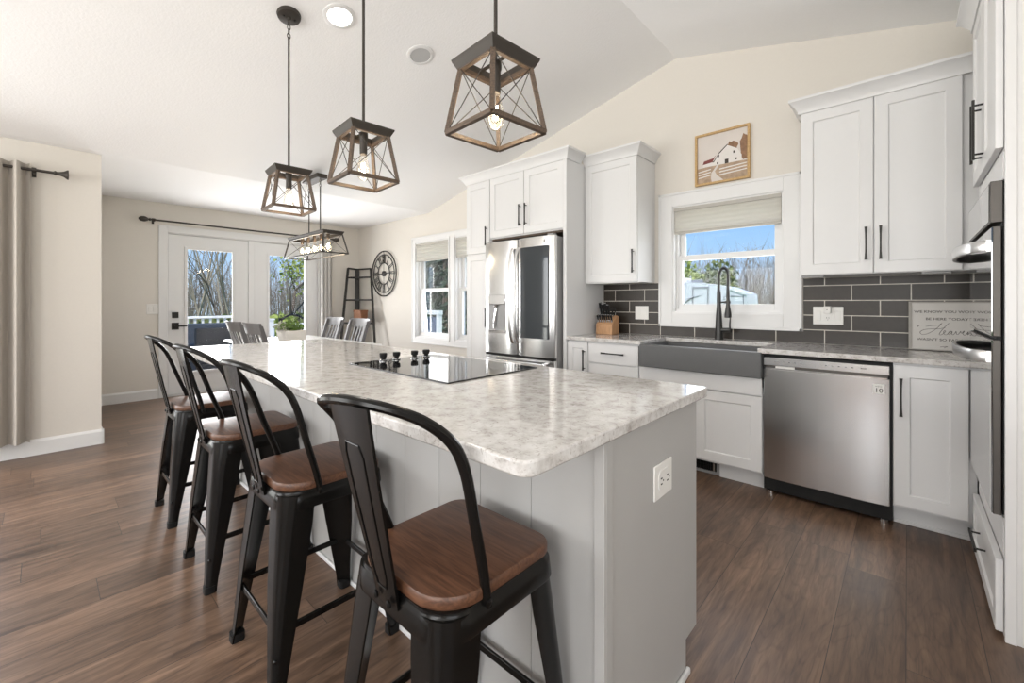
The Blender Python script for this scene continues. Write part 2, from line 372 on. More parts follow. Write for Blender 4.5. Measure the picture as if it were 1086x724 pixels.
def rrect(x0, x1, y0, y1, rs, n=6):
    """rounded rectangle; rs radii for corners (x0y0, x1y0, x1y1, x0y1)"""
    out = []
    for (cx, cy, r, a0) in ((x0+rs[0], y0+rs[0], rs[0], PI), (x1-rs[1], y0+rs[1], rs[1], 1.5*PI), (x1-rs[2], y1-rs[2], rs[2], 0), (x0+rs[3], y1-rs[3], rs[3], PI/2)):
        for i in range(n+1):
            a = a0 + PI/2*i/n
            out.append((cx + r*math.cos(a), cy + r*math.sin(a)))
    return out

def catmull(P, sub=6, closed=False):
    P = [Vector(p) for p in P]; n = len(P); out = []
    rng = n if closed else n-1
    for i in range(rng):
        p0 = P[i-1] if (i > 0 or closed) else P[0]*2-P[1]
        p1 = P[i]; p2 = P[(i+1) % n]
        p3 = P[(i+2) % n] if (i+2 < n or closed) else P[-1]*2-P[-2]
        for s in range(sub):
            t = s/sub
            out.append(0.5*((2*p1) + (p2-p0)*t + (2*p0-5*p1+4*p2-p3)*t*t + (3*p1-p0-3*p2+p3)*t*t*t))
    if not closed: out.append(P[-1])
    return out

def world_loc(o):
    v = Vector((0, 0, 0))
    while o is not None:
        v += o.location; o = o.parent
    return v

def obj(name, bm, m, parent=None, bevel=0.0, smooth=35, local=False, seg=2):
    if parent is not None and not local:
        bmesh.ops.translate(bm, verts=bm.verts, vec=-world_loc(parent))
    bmesh.ops.recalc_face_normals(bm, faces=bm.faces)
    me = bpy.data.meshes.new(name); bm.to_mesh(me); bm.free()
    me.materials.append(M[m] if isinstance(m, str) else m)
    if smooth:
        me.shade_smooth(); me.set_sharp_from_angle(angle=math.radians(smooth))
    o = bpy.data.objects.new(name, me); C.objects.link(o)
    if parent is not None: o.parent = parent
    if bevel:
        b = o.modifiers.new('bevel', 'BEVEL'); b.width = bevel; b.segments = seg; b.limit_method = 'ANGLE'; b.angle_limit = math.radians(40)
    return o

def thing(name, label, cat, loc=(0, 0, 0), group=None, rotz=0):
    o = bpy.data.objects.new(name, None); C.objects.link(o)
    o.empty_display_size = 0.1
    o.location = loc; o.rotation_euler = (0, 0, rotz)
    o['label'] = label; o['category'] = cat
    if group: o['group'] = group
    return o

def tag(o, label, cat, group=None, kind=None):
    o['label'] = label; o['category'] = cat
    if group: o['group'] = group
    if kind: o['kind'] = kind
    return o

def struct(name, bm, m, parent=None, bevel=0, smooth=0, label=None):
    o = obj(name, bm, m, parent, bevel, smooth)
    if parent is None: o['kind'] = 'structure'
    if label: o['label'] = label
    return o

def sthing(name):
    o = bpy.data.objects.new(name, None); C.objects.link(o); o['kind'] = 'structure'; return o

def dup(root, loc=None, label=None, rotz=None):
    r = root.copy(); C.objects.link(r)
    if loc is not None: r.location = loc
    if rotz is not None: r.rotation_euler = (0, 0, rotz)
    if label: r['label'] = label
    for ch in list(root.children):
        c = ch.copy(); C.objects.link(c); c.parent = r
        for g in list(ch.children):
            d = g.copy(); C.objects.link(d); d.parent = c
    return r

def frame(o, u, v, n):
    return Matrix(((u[0], v[0], n[0], o[0]), (u[1], v[1], n[1], o[1]), (u[2], v[2], n[2], o[2]), (0, 0, 0, 1)))
def fsouth(x, y, z=0):  return frame((x, y, z), (1, 0, 0), (0, 0, 1), (0, -1, 0))    # faces the camera side (-Y)
def fwest(x, y, z=0):   return frame((x, y, z), (0, -1, 0), (0, 0, 1), (-1, 0, 0))   # faces -X
def fnorth(x, y, z=0):  return frame((x, y, z), (-1, 0, 0), (0, 0, 1), (0, 1, 0))
def feast(x, y, z=0):   return frame((x, y, z), (0, 1, 0), (0, 0, 1), (1, 0, 0))

def xf(bm, T):
    bmesh.ops.transform(bm, matrix=T, verts=bm.verts); return bm

def shaker(u0, u1, v0, v1, T, th=0.02, rail=0.062, rec=0.008):
    bm = bmesh.new()
    def ring(i, n): return [bm.verts.new(p) for p in ((u0+i, v0+i, n), (u1-i, v0+i, n), (u1-i, v1-i, n), (u0+i, v1-i, n))]
    R = [ring(0, 0), ring(0, th-0.0015), ring(0.0015, th), ring(rail, th), ring(rail+0.006, th-rec)]
    for a, b in zip(R, R[1:]):
        for j in range(4): bm.faces.new((a[j], a[(j+1) % 4], b[(j+1) % 4], b[j]))
    bm.faces.new(list(reversed(R[0]))); bm.faces.new(R[-1])
    return xf(bm, T)

def slab(u0, u1, v0, v1, T, th=0.02):
    bm = bmesh.new(); bx(bm, u0, u1, v0, v1, 0, th); return xf(bm, T)

def pull(c, length, T, vertical=True, n0=0.02):
    """flared bar pull: bar standing off on two posts"""
    bm = bmesh.new(); h = length/2
    prof = [(-h, 0.0075), (-h+0.012, 0.0062), (-h*0.5, 0.0046), (0, 0.0042), (h*0.5, 0.0046), (h-0.012, 0.0062), (h, 0.0075)]
    rings = []
    for s, w in prof:
        if vertical: rings.append([(c[0]+a*w, c[1]+s, n0+0.030+b*0.0045) for a, b in ((-1, -1), (1, -1), (1, 1), (-1, 1))])
        else: rings.append([(c[0]+s, c[1]+a*w, n0+0.030+b*0.0045) for a, b in ((-1, -1), (1, -1), (1, 1), (-1, 1))])
    loft(bm, rings)
    for s in (-h*0.82, h*0.82):
        p = (c[0], c[1]+s) if vertical else (c[0]+s, c[1])
        tube(bm, [(p[0], p[1], n0-0.001), (p[0], p[1], n0+0.03)], 0.0042, 8)
    return xf(bm, T)

def crown(bm, path, z0, h=0.09, out=0.055):
    """crown moulding swept along a plan path of (x,y); outward is to the right of travel"""
    prof = [(0, 0), (0.008, 0), (0.010, 0.018), (0.022, 0.036), (0.042, 0.066), (out, 0.074), (out, h), (0, h)]
    P = [Vector((x, y)) for x, y in path]; n = len(P); rings = []
    for i in range(n):
        d1 = (P[i]-P[i-1]).normalized() if i > 0 else (P[1]-P[0]).normalized()
        d2 = (P[i+1]-P[i]).normalized() if i < n-1 else d1
        n1 = Vector((d1.y, -d1.x)); n2 = Vector((d2.y, -d2.x))
        m = (n1+n2); m = m/(1+n1.dot(n2))
        rings.append([(P[i].x+m.x*o, P[i].y+m.y*o, z0+z) for o, z in prof])
    loft(bm, rings)

def text_bm(body, size, T, extrude=0.0008, align='LEFT', shear=0.0, xscale=1.0):
    cu = bpy.data.curves.new('lettering', 'FONT'); cu.body = body; cu.size = size; cu.extrude = extrude; cu.align_x = align; cu.shear = shear
    cu.resolution_u = 3; cu.offset = 0.0003 if size > 0.012 else 0.0
    o = bpy.data.objects.new('lettering', cu); C.objects.link(o)
    dg = bpy.context.evaluated_depsgraph_get(); dg.update()
    me = bpy.data.meshes.new_from_object(o.evaluated_get(dg))
    bm = bmesh.new(); bm.from_mesh(me)
    bpy.data.objects.remove(o); bpy.data.curves.remove(cu); bpy.data.meshes.remove(me)
    if xscale != 1.0: bmesh.ops.scale(bm, vec=(xscale, 1, 1), verts=bm.verts)
    return xf(bm, T)

# ------------------------------------------------------------------ room shell
YW = 3.67; XD = -6.94; XS = -5.07; XK = -4.97; XR = -1.459; ZR = 3.293; ZF = 2.462
def ceil_z(x):
    if x < XK: return ZF
    if x < XR: return ZF + (ZR-ZF)*(x-XK)/(XR-XK)
    return ZR - 0.247*(x-XR)

struct('floor', box(-7.1, 3.0, -4.0, 3.84, -0.06, 0), 'floor')
bm = bmesh.new()
def cseg(bm, xs, y0, y1, t=0.12):
    poly = [(x, ceil_z(x)) for x in xs] + [(x, ceil_z(x)+t) for x in reversed(xs)]
    prism(bm, poly, lambda x, z: (x, y0, z), lambda x, z: (x, y1, z))
cseg(bm, [-7.12, XK], 0.19, 3.84); cseg(bm, [-5.25, XK], -4.0, 0.19); cseg(bm, [XK, XR], -4.0, 3.84); cseg(bm, [XR, 3.0], -4.0, 3.84)
struct('ceiling', bm, 'ceiling')

def wall_y(bm, xs, y0, y1, holes, topf):
    """wall in the XZ plane between y0..y1 with rectangular holes (x0,x1,z0,z1)"""
    br = sorted(set(xs + [h[0] for h in holes] + [h[1] for h in holes]))
    for a, b in zip(br, br[1:]):
        m = (a+b)/2; hs = sorted([h for h in holes if h[0] <= m <= h[1]], key=lambda h: h[2])
        z = 0.0
        for h in hs:
            bx(bm, a, b, y0, y1, z, h[2]); z = h[3]
        loft(bm, [[(a, y0, z), (a, y1, z), (a, y1, topf(a)), (a, y0, topf(a))], [(b, y0, z), (b, y1, z), (b, y1, topf(b)), (b, y0, topf(b))]])
def wall_x(bm, ys, x0, x1, holes, top):
    br = sorted(set(ys + [h[0] for h in holes] + [h[1] for h in holes]))
    for a, b in zip(br, br[1:]):
        m = (a+b)/2; hs = sorted([h for h in holes if h[0] <= m <= h[1]], key=lambda h: h[2])
        z = 0.0
        for h in hs:
            if h[2] > z: bx(bm, x0, x1, a, b, z, h[2])
            z = h[3]
        bx(bm, x0, x1, a, b, z, top)

SW = (-1.488, -0.668, 1.115, 2.02)                     # sink window opening
DW1 = (-5.262, -4.497, 0.705, 2.06); DW2 = (-4.372, -3.607, 0.705, 2.06)
bm = bmesh.new(); wall_y(bm, [-7.1, XK, XR, 1.05], YW, YW+0.16, [SW, DW1, DW2], lambda x: ceil_z(x)+0.005)
struct('wall_north', bm, 'wall')
DY0, DY1, DZ = 1.075, 2.985, 2.095
bm = bmesh.new(); wall_x(bm, [0.19, YW], XD-0.16, XD, [(DY0, DY1, 0, DZ)], ZF+0.005)
struct('wall_west', bm, 'wall')
bm = bmesh.new(); wall_x(bm, [-4.0, 0.34], XS-0.15, XS, [(-2.7, -0.42, 0.05, 2.1)], ZF+0.005)
struct('wall_partition', bm, 'wall')
struct('wall_nook', box(XD-0.16, XS-0.15, 0.19, 0.34, 0, ZF+0.005), 'wall')
bm = bmesh.new(); wall_y(bm, [-5.2, XK, XR, 3.0], -4.15, -4.0, [(-4.5, -2.3, 0.65, 2.25), (-0.7, 1.5, 0.65, 2.25)], lambda x: ceil_z(x)+0.005)
struct('wall_south', bm, 'wall')
bm = bmesh.new(); wall_x(bm, [-4.0, 1.2], 2.95, 3.1, [(-2.6, -0.4, 0.7, 2.1)], ceil_z(2.98))
bx(bm, 0.885, 3.1, 1.2, 1.35, 0, ceil_z(2.9))
struct('wall_right', bm, 'wall')
bm = bmesh.new(); bx(bm, 0.885, 1.04, 1.35, YW, 0, ceil_z(0.9))
struct('wall_east', bm, 'wall')

def baseboard(name, p, q, inward, h=0.125, t=0.016):
    p = Vector(p); q = Vector(q); i = Vector(inward)
    prof = [(0, 0), (t, 0), (t, h-0.02), (t*0.55, h-0.004), (t*0.4, h), (0, h)]
    bm = bmesh.new(); loft(bm, [[(c.x+i.x*o, c.y+i.y*o, z) for o, z in prof] for c in (p, q)])
    struct(name, bm, 'trim')
baseboard('baseboard_west', (XD, 0.34), (XD, 0.98), (1, 0))
baseboard('baseboard_west_end', (XD, 3.08), (XD, YW), (1, 0))
baseboard('baseboard_partition', (XS, -0.42), (XS, 0.356), (1, 0))
baseboard('baseboard_partition_end', (XS+0.016, 0.34), (XS-0.15, 0.34), (0, 1))
baseboard('baseboard_north', (XD, YW), (-3.47, YW), (0, -1))

# ------------------------------------------------------------------ sink window
def casing(bm, x0, x1, z0, z1, y, w, t=0.018):
    bx(bm, x0-w, x0, y-t, y, z0-w, z1+w); bx(bm, x1, x1+w, y-t, y, z0-w, z1+w)
    bx(bm, x0, x1, y-t, y, z1, z1+w); bx(bm, x0, x1, y-t, y, z0-w, z0)
    o = w
    for (a, b, c, d) in ((x0-o, x0-o+0.02, z0-o, z1+o), (x1+o-0.02, x1+o, z0-o, z1+o), (x0-o, x1+o, z1+o-0.02, z1+o), (x0-o, x1+o, z0-o, z0-o+0.02)):
        bx(bm, a, b, y-t-0.006, y-t, c, d)
def ring_bars(bm, x0, x1, z0, z1, y0, y1, w, wb=None):
    wb = wb or w
    bx(bm, x0, x0+w, y0, y1, z0, z1); bx(bm, x1-w, x1, y0, y1, z0, z1)
    bx(bm, x0+w, x1-w, y0, y1, z1-w, z1); bx(bm, x0+w, x1-w, y0, y1, z0, z0+wb)

win = sthing('window_1')
bm = bmesh.new(); casing(bm, SW[0], SW[1], 1.115, 2.02, YW, 0.118)
struct('casing', bm, 'trim', win, bevel=0.003)
bm = bmesh.new()
ring_bars(bm, SW[0], SW[1], SW[2], SW[3], YW-0.005, YW+0.16, 0.012)
ring_bars(bm, SW[0]+0.012, SW[1]-0.012, SW[2]+0.012, SW[3]-0.012, YW+0.04, YW+0.13, 0.02)
struct('jamb', bm, 'trim', win)
bm = bmesh.new(); ring_bars(bm, SW[0]+0.032, SW[1]-0.032, 1.565, SW[3]-0.03, YW+0.085, YW+0.115, 0.042, 0.04)
struct('upper_sash', bm, 'trim', win, bevel=0.003)
bm = bmesh.new(); ring_bars(bm, SW[0]+0.02, SW[1]-0.02, SW[2]+0.03, 1.605, YW+0.05, YW+0.082, 0.045, 0.045)
struct('lower_sash', bm, 'trim', win, bevel=0.003)
struct('upper_pane', box(SW[0]+0.07, SW[1]-0.07, YW+0.098, YW+0.102, 1.60, SW[3]-0.07), 'glass', win)
struct('lower_pane', box(SW[0]+0.06, SW[1]-0.06, YW+0.064, YW+0.068, 1.185, 1.57), 'glass', win)

def cell_shade(name, label, x0, x1, y, ztop, zbot, group):
    t = thing(name, label, 'window shade', ((x0+x1)/2, y, zbot), group)
    n = int((ztop-0.03-zbot-0.02)/0.03); bm = bmesh.new()
    zs = []
    for i in range(2*n+1): zs.append((ztop-0.03-(ztop-0.03-zbot-0.022)*i/(2*n), 0.016 if i % 2 else 0.012))
    poly = [(-d, z) for z, d in zs] + [(d, z) for z, d in reversed(zs)]
    prism(bm, poly, lambda d, z: (x0+0.003, y+d, z), lambda d, z: (x1-0.003, y+d, z))
    obj('fabric', bm, 'shade', t, smooth=0)
    obj('head_rail', box(x0, x1, y-0.022, y+0.022, ztop-0.03, ztop), 'shaderail', t, bevel=0.003)
    obj('bottom_rail', box(x0, x1, y-0.018, y+0.018, zbot, zbot+0.022), 'shaderail', t, bevel=0.004)
    return t
cell_shade('window_shade', 'pale cellular shade pulled partway down in the window above the sink', SW[0]+0.014, SW[1]-0.014, YW+0.012, SW[3]-0.013, 1.785, 'cellular window shades')

# dining double window
win2 = sthing('window_2')
bm = bmesh.new(); casing(bm, DW1[0], DW2[1], 0.705, 2.06, YW, 0.085)
bx(bm, DW1[1], DW2[0], YW-0.018, YW, 0.705, 2.06); bx(bm, -4.50, -4.475, YW-0.026, YW-0.018, 0.68, 2.085); bx(bm, -4.394, -4.369, YW-0.026, YW-0.018, 0.68, 2.085)
struct('casing', bm, 'trim', win2, bevel=0.003)
for k, D in enumerate((DW1, DW2)):
    bm = bmesh.new(); ring_bars(bm, D[0], D[1], D[2], D[3], YW-0.005, YW+0.16, 0.012)
    ring_bars(bm, D[0]+0.012, D[1]-0.012, D[2]+0.012, D[3]-0.012, YW+0.04, YW+0.13, 0.02)
    struct('jamb', bm, 'trim', win2)
    bm = bmesh.new(); ring_bars(bm, D[0]+0.032, D[1]-0.032, 1.36, D[3]-0.03, YW+0.085, YW+0.115, 0.05, 0.045)
    struct('upper_sash', bm, 'trim', win2)
    bm = bmesh.new(); ring_bars(bm, D[0]+0.03, D[1]-0.03, D[2]+0.03, 1.405, YW+0.05, YW+0.082, 0.045, 0.045)
    struct('lower_sash', bm, 'trim', win2)
    struct('upper_pane', box(D[0]+0.08, D[1]-0.08, YW+0.098, YW+0.102, 1.40, D[3]-0.07), 'glass', win2)
    struct('lower_pane', box(D[0]+0.07, D[1]-0.07, YW+0.064, YW+0.068, 0.775, 1.37), 'glass', win2)
    cell_shade('window_shade', ('short cellular shade in left half of the dining room window', 'short cellular shade in right half of the dining room window, beside the pantry cabinet')[k],
               D[0]+0.014, D[1]-0.014, YW+0.012, D[3]-0.013, 1.79, 'cellular window shades')

# ------------------------------------------------------------------ patio doors in the west wall
bm = bmesh.new()
CW = 0.09
bx(bm, XD, XD+0.018, DY0-CW, DY0, 0, DZ+CW); bx(bm, XD, XD+0.018, DY1, DY1+CW, 0, DZ+CW); bx(bm, XD, XD+0.018, DY0, DY1, DZ, DZ+CW)
struct('trim_1', bm, 'trim', bevel=0.003)
bm = bmesh.new()
bx(bm, XD-0.15, XD-0.002, DY0, DY0+0.010, 0, DZ); bx(bm, XD-0.15, XD-0.002, DY1-0.010, DY1, 0, DZ); bx(bm, XD-0.15, XD-0.002, DY0, DY1, DZ-0.010, DZ)
bx(bm, XD-0.10, XD-0.004, 1.992, 2.068, 0.02, DZ-0.01)
bx(bm, XD-0.15, XD-0.002, DY0, DY1, 0, 0.02)
struct('trim_2', bm, 'trim')
def patio_door(name, y0, y1, hardware):
    d = sthing(name); z0, z1 = 0.024, DZ-0.014; x0, x1 = XD-0.06, XD-0.015
    g0, g1, gz0, gz1 = y0+0.185, y1-0.185, 0.29, 1.91
    bm = bmesh.new()
    bx(bm, x0, x1, y0, g0, z0, z1); bx(bm, x0, x1, g1, y1, z0, z1); bx(bm, x0, x1, g0, g1, z0, gz0); bx(bm, x0, x1, g0, g1, gz1, z1)
    struct('door_panel', bm, 'trim', d)
    bm = bmesh.new()
    for a, b, c, e in ((g0-0.022, g0+0.012, gz0-0.022, gz1+0.022), (g1-0.012, g1+0.022, gz0-0.022, gz1+0.022), (g0+0.012, g1-0.012, gz1-0.012, gz1+0.022), (g0+0.012, g1-0.012, gz0-0.022, gz0+0.012)):
        bx(bm, x1, x1+0.010, a, b, c, e)
    struct('glazing_bead', bm, 'trim', d, bevel=0.003)
    struct('pane', box(x0+0.02, x0+0.024, g0, g1, gz0, gz1), 'glass', d)
    if hardware:
        struct('deadbolt', box(x1, x1+0.018, y0+0.035, y0+0.102, 1.005, 1.080), 'black', d, bevel=0.004)
        bm = bmesh.new(); bx(bm, x1, x1+0.014, y0+0.030, y0+0.105, 0.855, 0.945)
        tube(bm, [(x1+0.01, y0+0.068, 0.90), (x1+0.05, y0+0.068, 0.90)], 0.011, 10); bar(bm, (x1+0.048, y0+0.055, 0.90), (x1+0.048, y0+0.185, 0.90), 0.012, 0.018)
        struct('lever_handle', bm, 'black', d, bevel=0.002)
        bm = bmesh.new()
        for z in (0.3, 1.05, 1.85): tube(bm, [(x1+0.004, y1+0.006, z-0.05), (x1+0.004, y1+0.006, z+0.05)], 0.006, 8)
        struct('hinge', bm, 'trim', d)
patio_door('door_1', 1.088, 1.988, True)
patio_door('door_2', 2.072, 2.972, False)
o = obj('light_switch', box(XD, XD+0.006, 0.868, 0.986, 1.06, 1.185), 'plastic', bevel=0.003)
tag(o, 'white wall switch plate beside the patio door casing', 'light switch')
for yy in (0.905, 0.949): obj('switch_rocker', box(XD+0.006, XD+0.010, yy-0.016, yy+0.016, 1.09, 1.155), 'plastic', o, bevel=0.002, local=True)

# ------------------------------------------------------------------ tiled backsplash
bm = bmesh.new()
yb0, yb1 = YW-0.010, YW-0.001
for (x0, x1, z0, z1) in ((-2.155, -1.612, 0.916, 1.372), (-0.544, 0.884, 0.916, 1.372), (-1.612, -0.544, 0.916, 0.996)):
    bx(bm, x0, x1, yb0, yb1, z0, z1)
o = obj('tile_backsplash', bm, 'tile', smooth=0)
tag(o, 'charcoal subway tile backsplash running along the counter under the sink window', 'backsplash')

# ------------------------------------------------------------------ kitchen cabinets on the sink wall
CY = 3.06       # door face of base cabinets
def carcass(bm, x0, x1, y0, y1, z0, z1): bx(bm, x0, x1, y0, y1, z0, z1)

# pantry
t = thing('pantry_cabinet', 'tall narrow white pantry cabinet left of the refrigerator', 'cabinet', (-3.28, 3.36, 0))
bm = bmesh.new(); bx(bm, -3.46, -3.105, 3.07, YW-0.003, 0.1, 2.45); bx(bm, -3.46, -3.105, 3.13, YW-0.003, 0, 0.1)
obj('carcass', bm, 'cab', t)
T = fsouth(0, 3.07)
d = obj('door', shaker(-3.455, -3.110, 1.71, 2.44, T), 'cab', t)
obj('handle', pull((-3.14, 1.875), 0.19, T), 'black', d)
d = obj('door', shaker(-3.455, -3.110, 0.12, 1.70, T), 'cab', t)
obj('handle', pull((-3.14, 1.05), 0.19, T), 'black', d)
bm = bmesh.new(); crown(bm, [(-3.46, YW-0.02), (-3.46, 3.05), (-3.105, 3.05)], 2.44)
obj('crown_moulding', bm, 'cab', t)

# cabinet above the refrigerator with its side panel
t = thing('refrigerator_cabinet', 'white two-door cabinet above the refrigerator with tall side panel', 'cabinet', (-2.63, 3.36, 0))
bm = bmesh.new(); bx(bm, -3.104, -2.195, 3.07, YW-0.003, 1.84, 2.45)
obj('carcass', bm, 'cab', t)
obj('side_panel', box(-2.194, -2.160, 3.045, YW-0.003, 0, 2.45), 'cab', t, bevel=0.002)
obj('underside_panel', box(-3.104, -2.195, 3.09, YW-0.003, 1.825, 1.84), 'driftwood', t)
for x0, x1, hx in ((-3.100, -2.652, -2.688), (-2.646, -2.198, -2.615)):
    d = obj('door', shaker(x0, x1, 1.85, 2.44, T), 'cab', t)
    obj('handle', pull((hx, 2.025), 0.20, T), 'black', d)
bm = bmesh.new(); crown(bm, [(-3.105, 3.05), (-2.158, 3.05), (-2.158, 3.262)], 2.44)
obj('crown_moulding', bm, 'cab', t)

# upper cabinet left of the window
t = thing('wall_cabinet', 'white single-door wall cabinet between refrigerator panel and sink window', 'cabinet', (-1.9, 3.5, 1.375))
bm = bmesh.new(); bx(bm, -2.157, -1.648, 3.345, YW-0.003, 1.376, 2.45); bx(bm, -2.157, -1.648, 3.345, 3.365, 1.37, 1.376)
obj('carcass', bm, 'cab', t)
T3 = fsouth(0, 3.345)
d = obj('door', shaker(-2.153, -1.652, 1.380, 2.425, T3), 'cab', t)
obj('handle', pull((-1.678, 1.548), 0.195, T3), 'black', d)
bm = bmesh.new(); crown(bm, [(-2.157, 3.325), (-1.646, 3.325), (-1.646, YW-0.003)], 2.425)
obj('crown_moulding', bm, 'cab', t)

# upper cabinet right of the window
t = thing('wall_cabinet', 'large white two-door wall cabinet right of the sink window', 'cabinet', (-0.15, 3.5, 1.375))
obj('carcass', box(-0.512, 0.884, 3.345, YW-0.003, 1.376, 2.45), 'cab', t)
for x0, x1, hx in ((-0.508, -0.149, -0.180), (-0.144, 0.218, -0.114)):
    d = obj('door', shaker(x0, x1, 1.380, 2.42, T3), 'cab', t)
    obj('handle', pull((hx, 1.553), 0.195, T3), 'black', d)
bm = bmesh.new(); crown(bm, [(-0.514, YW-0.003), (-0.514, 3.325), (0.884, 3.325)], 2.42)
obj('crown_moulding', bm, 'cab', t)
for k, x in enumerate((-0.45, 0.12)):
    bm = bmesh.new(); bx(bm, x-0.06, x+0.06, 3.36, 3.385, 1.362, 1.376)
    obj('under_light', bm, 'grey', t, bevel=0.003)

# base cabinets
T = fsouth(0, 3.08)
def base_cab(name, label, x0, x1, ztop=0.88):
    t = thing(name, label, 'cabinet', ((x0+x1)/2, 3.36, 0))
    obj('carcass', box(x0, x1, 3.08, YW-0.02, 0.115, ztop), 'cab', t)
    return t
def toe(t, x0, x1): obj('toe_kick', box(x0, x1, 3.17, 3.19, 0, 0.115), 'cab', t)
t = base_cab('base_cabinet', 'narrow white base cabinet door beside the refrigerator panel', -2.158, -1.952)
toe(t, -2.158, -1.952)
d = obj('door', shaker(-2.155, -1.955, 0.13, 0.870, T, rail=0.05), 'cab', t); obj('handle', pull((-1.984, 0.723), 0.17, T), 'black', d)
t = base_cab('drawer_cabinet', 'white three-drawer base cabinet left of the grey sink', -1.950, -1.502)
toe(t, -1.950, -1.502)
for z0, z1 in ((0.712, 0.870), (0.425, 0.704), (0.13, 0.417)):
    d = obj('drawer', slab(-1.947, -1.505, z0, z1, T), 'cab', t, bevel=0.002); obj('handle', pull((-1.715, (z0+z1)/2 + 0.005), 0.2, T, False), 'black', d)
t = base_cab('sink_cabinet', 'white two-door base cabinet under the grey apron sink', -1.500, -0.672, 0.66)
obj('apron_rail', slab(-1.497, -0.675, 0.612, 0.722, T), 'cab', t, bevel=0.002)
for x0, x1 in ((-1.497, -1.088), (-1.083, -0.675)): obj('door', shaker(x0, x1, 0.13, 0.605, T), 'cab', t)
obj('toe_kick', box(-0.955, -0.672, 3.165, 3.19, 0, 0.115), 'cab', t)
obj('toe_kick', box(-1.500, -1.30, 3.165, 3.19, 0, 0.115), 'cab', t)
t = thing('floor_register', 'dark metal vent grille set in the toe kick under the sink cabinet', 'vent', (-1.12, 3.17, 0))
bm = bmesh.new(); ring_bars(bm, -1.298, -0.957, 0.004, 0.113, 3.163, 3.175, 0.018)
obj('grille_frame', bm, 'grey', t)
bm = bmesh.new()
for i in range(26): bx(bm, -1.278+i*0.0117, -1.274+i*0.0117, 3.165, 3.172, 0.02, 0.096)
bx(bm, -1.28, -0.975, 3.166, 3.171, 0.055, 0.061)
obj('louvre', bm, 'darkplastic', t)
obj('damper_lever', box(-0.995, -0.985, 3.155, 3.165, 0.03, 0.085), 'chrome', t)
obj('backing', box(-1.298, -0.957, 3.18, 3.185, 0.004, 0.113), 'darkplastic', t)
t = base_cab('base_cabinet', 'white single-door base cabinet between dishwasher and wall ovens', -0.056, 0.252)
toe(t, -0.056, 0.252)
d = obj('door', shaker(-0.053, 0.222, 0.13, 0.872, T), 'cab', t); obj('handle', pull((-0.024, 0.705), 0.2, T), 'black', d)
bm = bmesh.new(); bx(bm, -0.056, 0.24, 3.160, 3.169, 0, 0.02)
obj('shoe_moulding', bm, 'cab', t, bevel=0.003)

# countertop (one continuous worktop notched round the sink)
bm = bmesh.new()
z0, z1 = 0.884, 0.914
bx(bm, -2.158, -1.478, 3.035, YW-0.012, z0, z1); bx(bm, -0.694, 0.884, 3.035, YW-0.012, z0, z1); bx(bm, -1.478, -0.694, 3.49, YW-0.012, z0, z1)
bmesh.ops.remove_doubles(bm, verts=bm.verts, dist=1e-5)
o = obj('countertop', bm, 'quartz', bevel=0.004)
tag(o, 'speckled pale quartz countertop along the sink wall', 'countertop')

# apron sink
t = thing('apron_sink', 'dark grey composite apron-front sink under the window', 'sink', (-1.08, 3.25, 0.70))
bm = bmesh.new()
bx(bm, -1.476, -0.668, 3.012, 3.083, 0.727, 0.890)
obj('apron', bm, 'sink', t, bevel=0.006)
bm = bmesh.new()
bx(bm, -1.470, -1.445, 3.083, 3.486, 0.70, 0.882); bx(bm, -0.720, -0.697, 3.083, 3.486, 0.70, 0.882)
bx(bm, -1.445, -0.720, 3.462, 3.486, 0.70, 0.882); bx(bm, -1.445, -0.720, 3.083, 3.093, 0.70, 0.882); bx(bm, -1.445, -0.720, 3.083, 3.462, 0.68, 0.70)
obj('basin', bm, 'sink', t, smooth=0)
bm = bmesh.new(); lathe(bm, [(0.045, 0), (0.045, 0.003), (0.03, 0.004), (0.02, -0.001)], (-1.08, 3.27, 0.700))
obj('drain', bm, 'chrome', t)
obj('overflow_slot', box(-1.09, -1.06, 3.455, 3.461, 0.84, 0.852), 'chrome', t)

# faucet
t = thing('faucet', 'gunmetal spring-neck kitchen faucet standing behind the sink', 'faucet', (-1.08, 3.56, 0.914))
bm = bmesh.new()
lathe(bm, [(0.031, 0), (0.031, 0.012), (0.027, 0.02), (0.026, 0.10), (0.021, 0.20), (0.016, 0.26), (0.016, 0.37), (0.0155, 0.375)], (-1.08, 3.56, 0.914), 20)
obj('column', bm, 'faucet', t)
dirn = Vector((0.80, -0.6, 0)); R = 0.052
top = Vector((-1.08, 3.56, 1.405))
arc = [Vector((-1.08, 3.56, z)) for z in (1.28, 1.32, 1.36)]
for i in range(0, 13):
    a = PI - PI*i/12
    arc.append(top + dirn*(R + R*math.cos(a)) + Vector((0, 0, R*1.2*math.sin(a))))
arc += [top + dirn*2*R + Vector((0, 0, -z)) for z in (0.04, 0.08, 0.12)]
bm = bmesh.new(); tube(bm, arc, 0.0075, 8)
hose = obj('hose', bm, 'faucet', t)
sm = catmull(arc, 8); coil = []
acc = 0
for i in range(len(sm)-1):
    tng = (sm[i+1]-sm[i]); acc += tng.length; tng.normalize()
    a = Vector((0.6, 0.8, 0)); a = (a - tng*a.dot(tng)).normalized(); b = tng.cross(a)
    ph = acc/0.0095*2*PI
    for k in range(1): coil.append((sm[i], a, b, acc))
P = []
L = acc; N = int(L/0.0095*8)
for k in range(N):
    s = L*k/N
    j = min(len(coil)-1, next((i for i, c in enumerate(coil) if c[3] >= s), len(coil)-1))
    c = coil[j]; nx = sm[min(j+1, len(sm)-1)]
    base = c[0].lerp(nx, 1 - max(0, min(1, (c[3]-s)/max(1e-6, (nx-c[0]).length))))
    ph = 2*PI*k/8
    P.append(base + (c[1]*math.cos(ph) + c[2]*math.sin(ph))*0.0118)
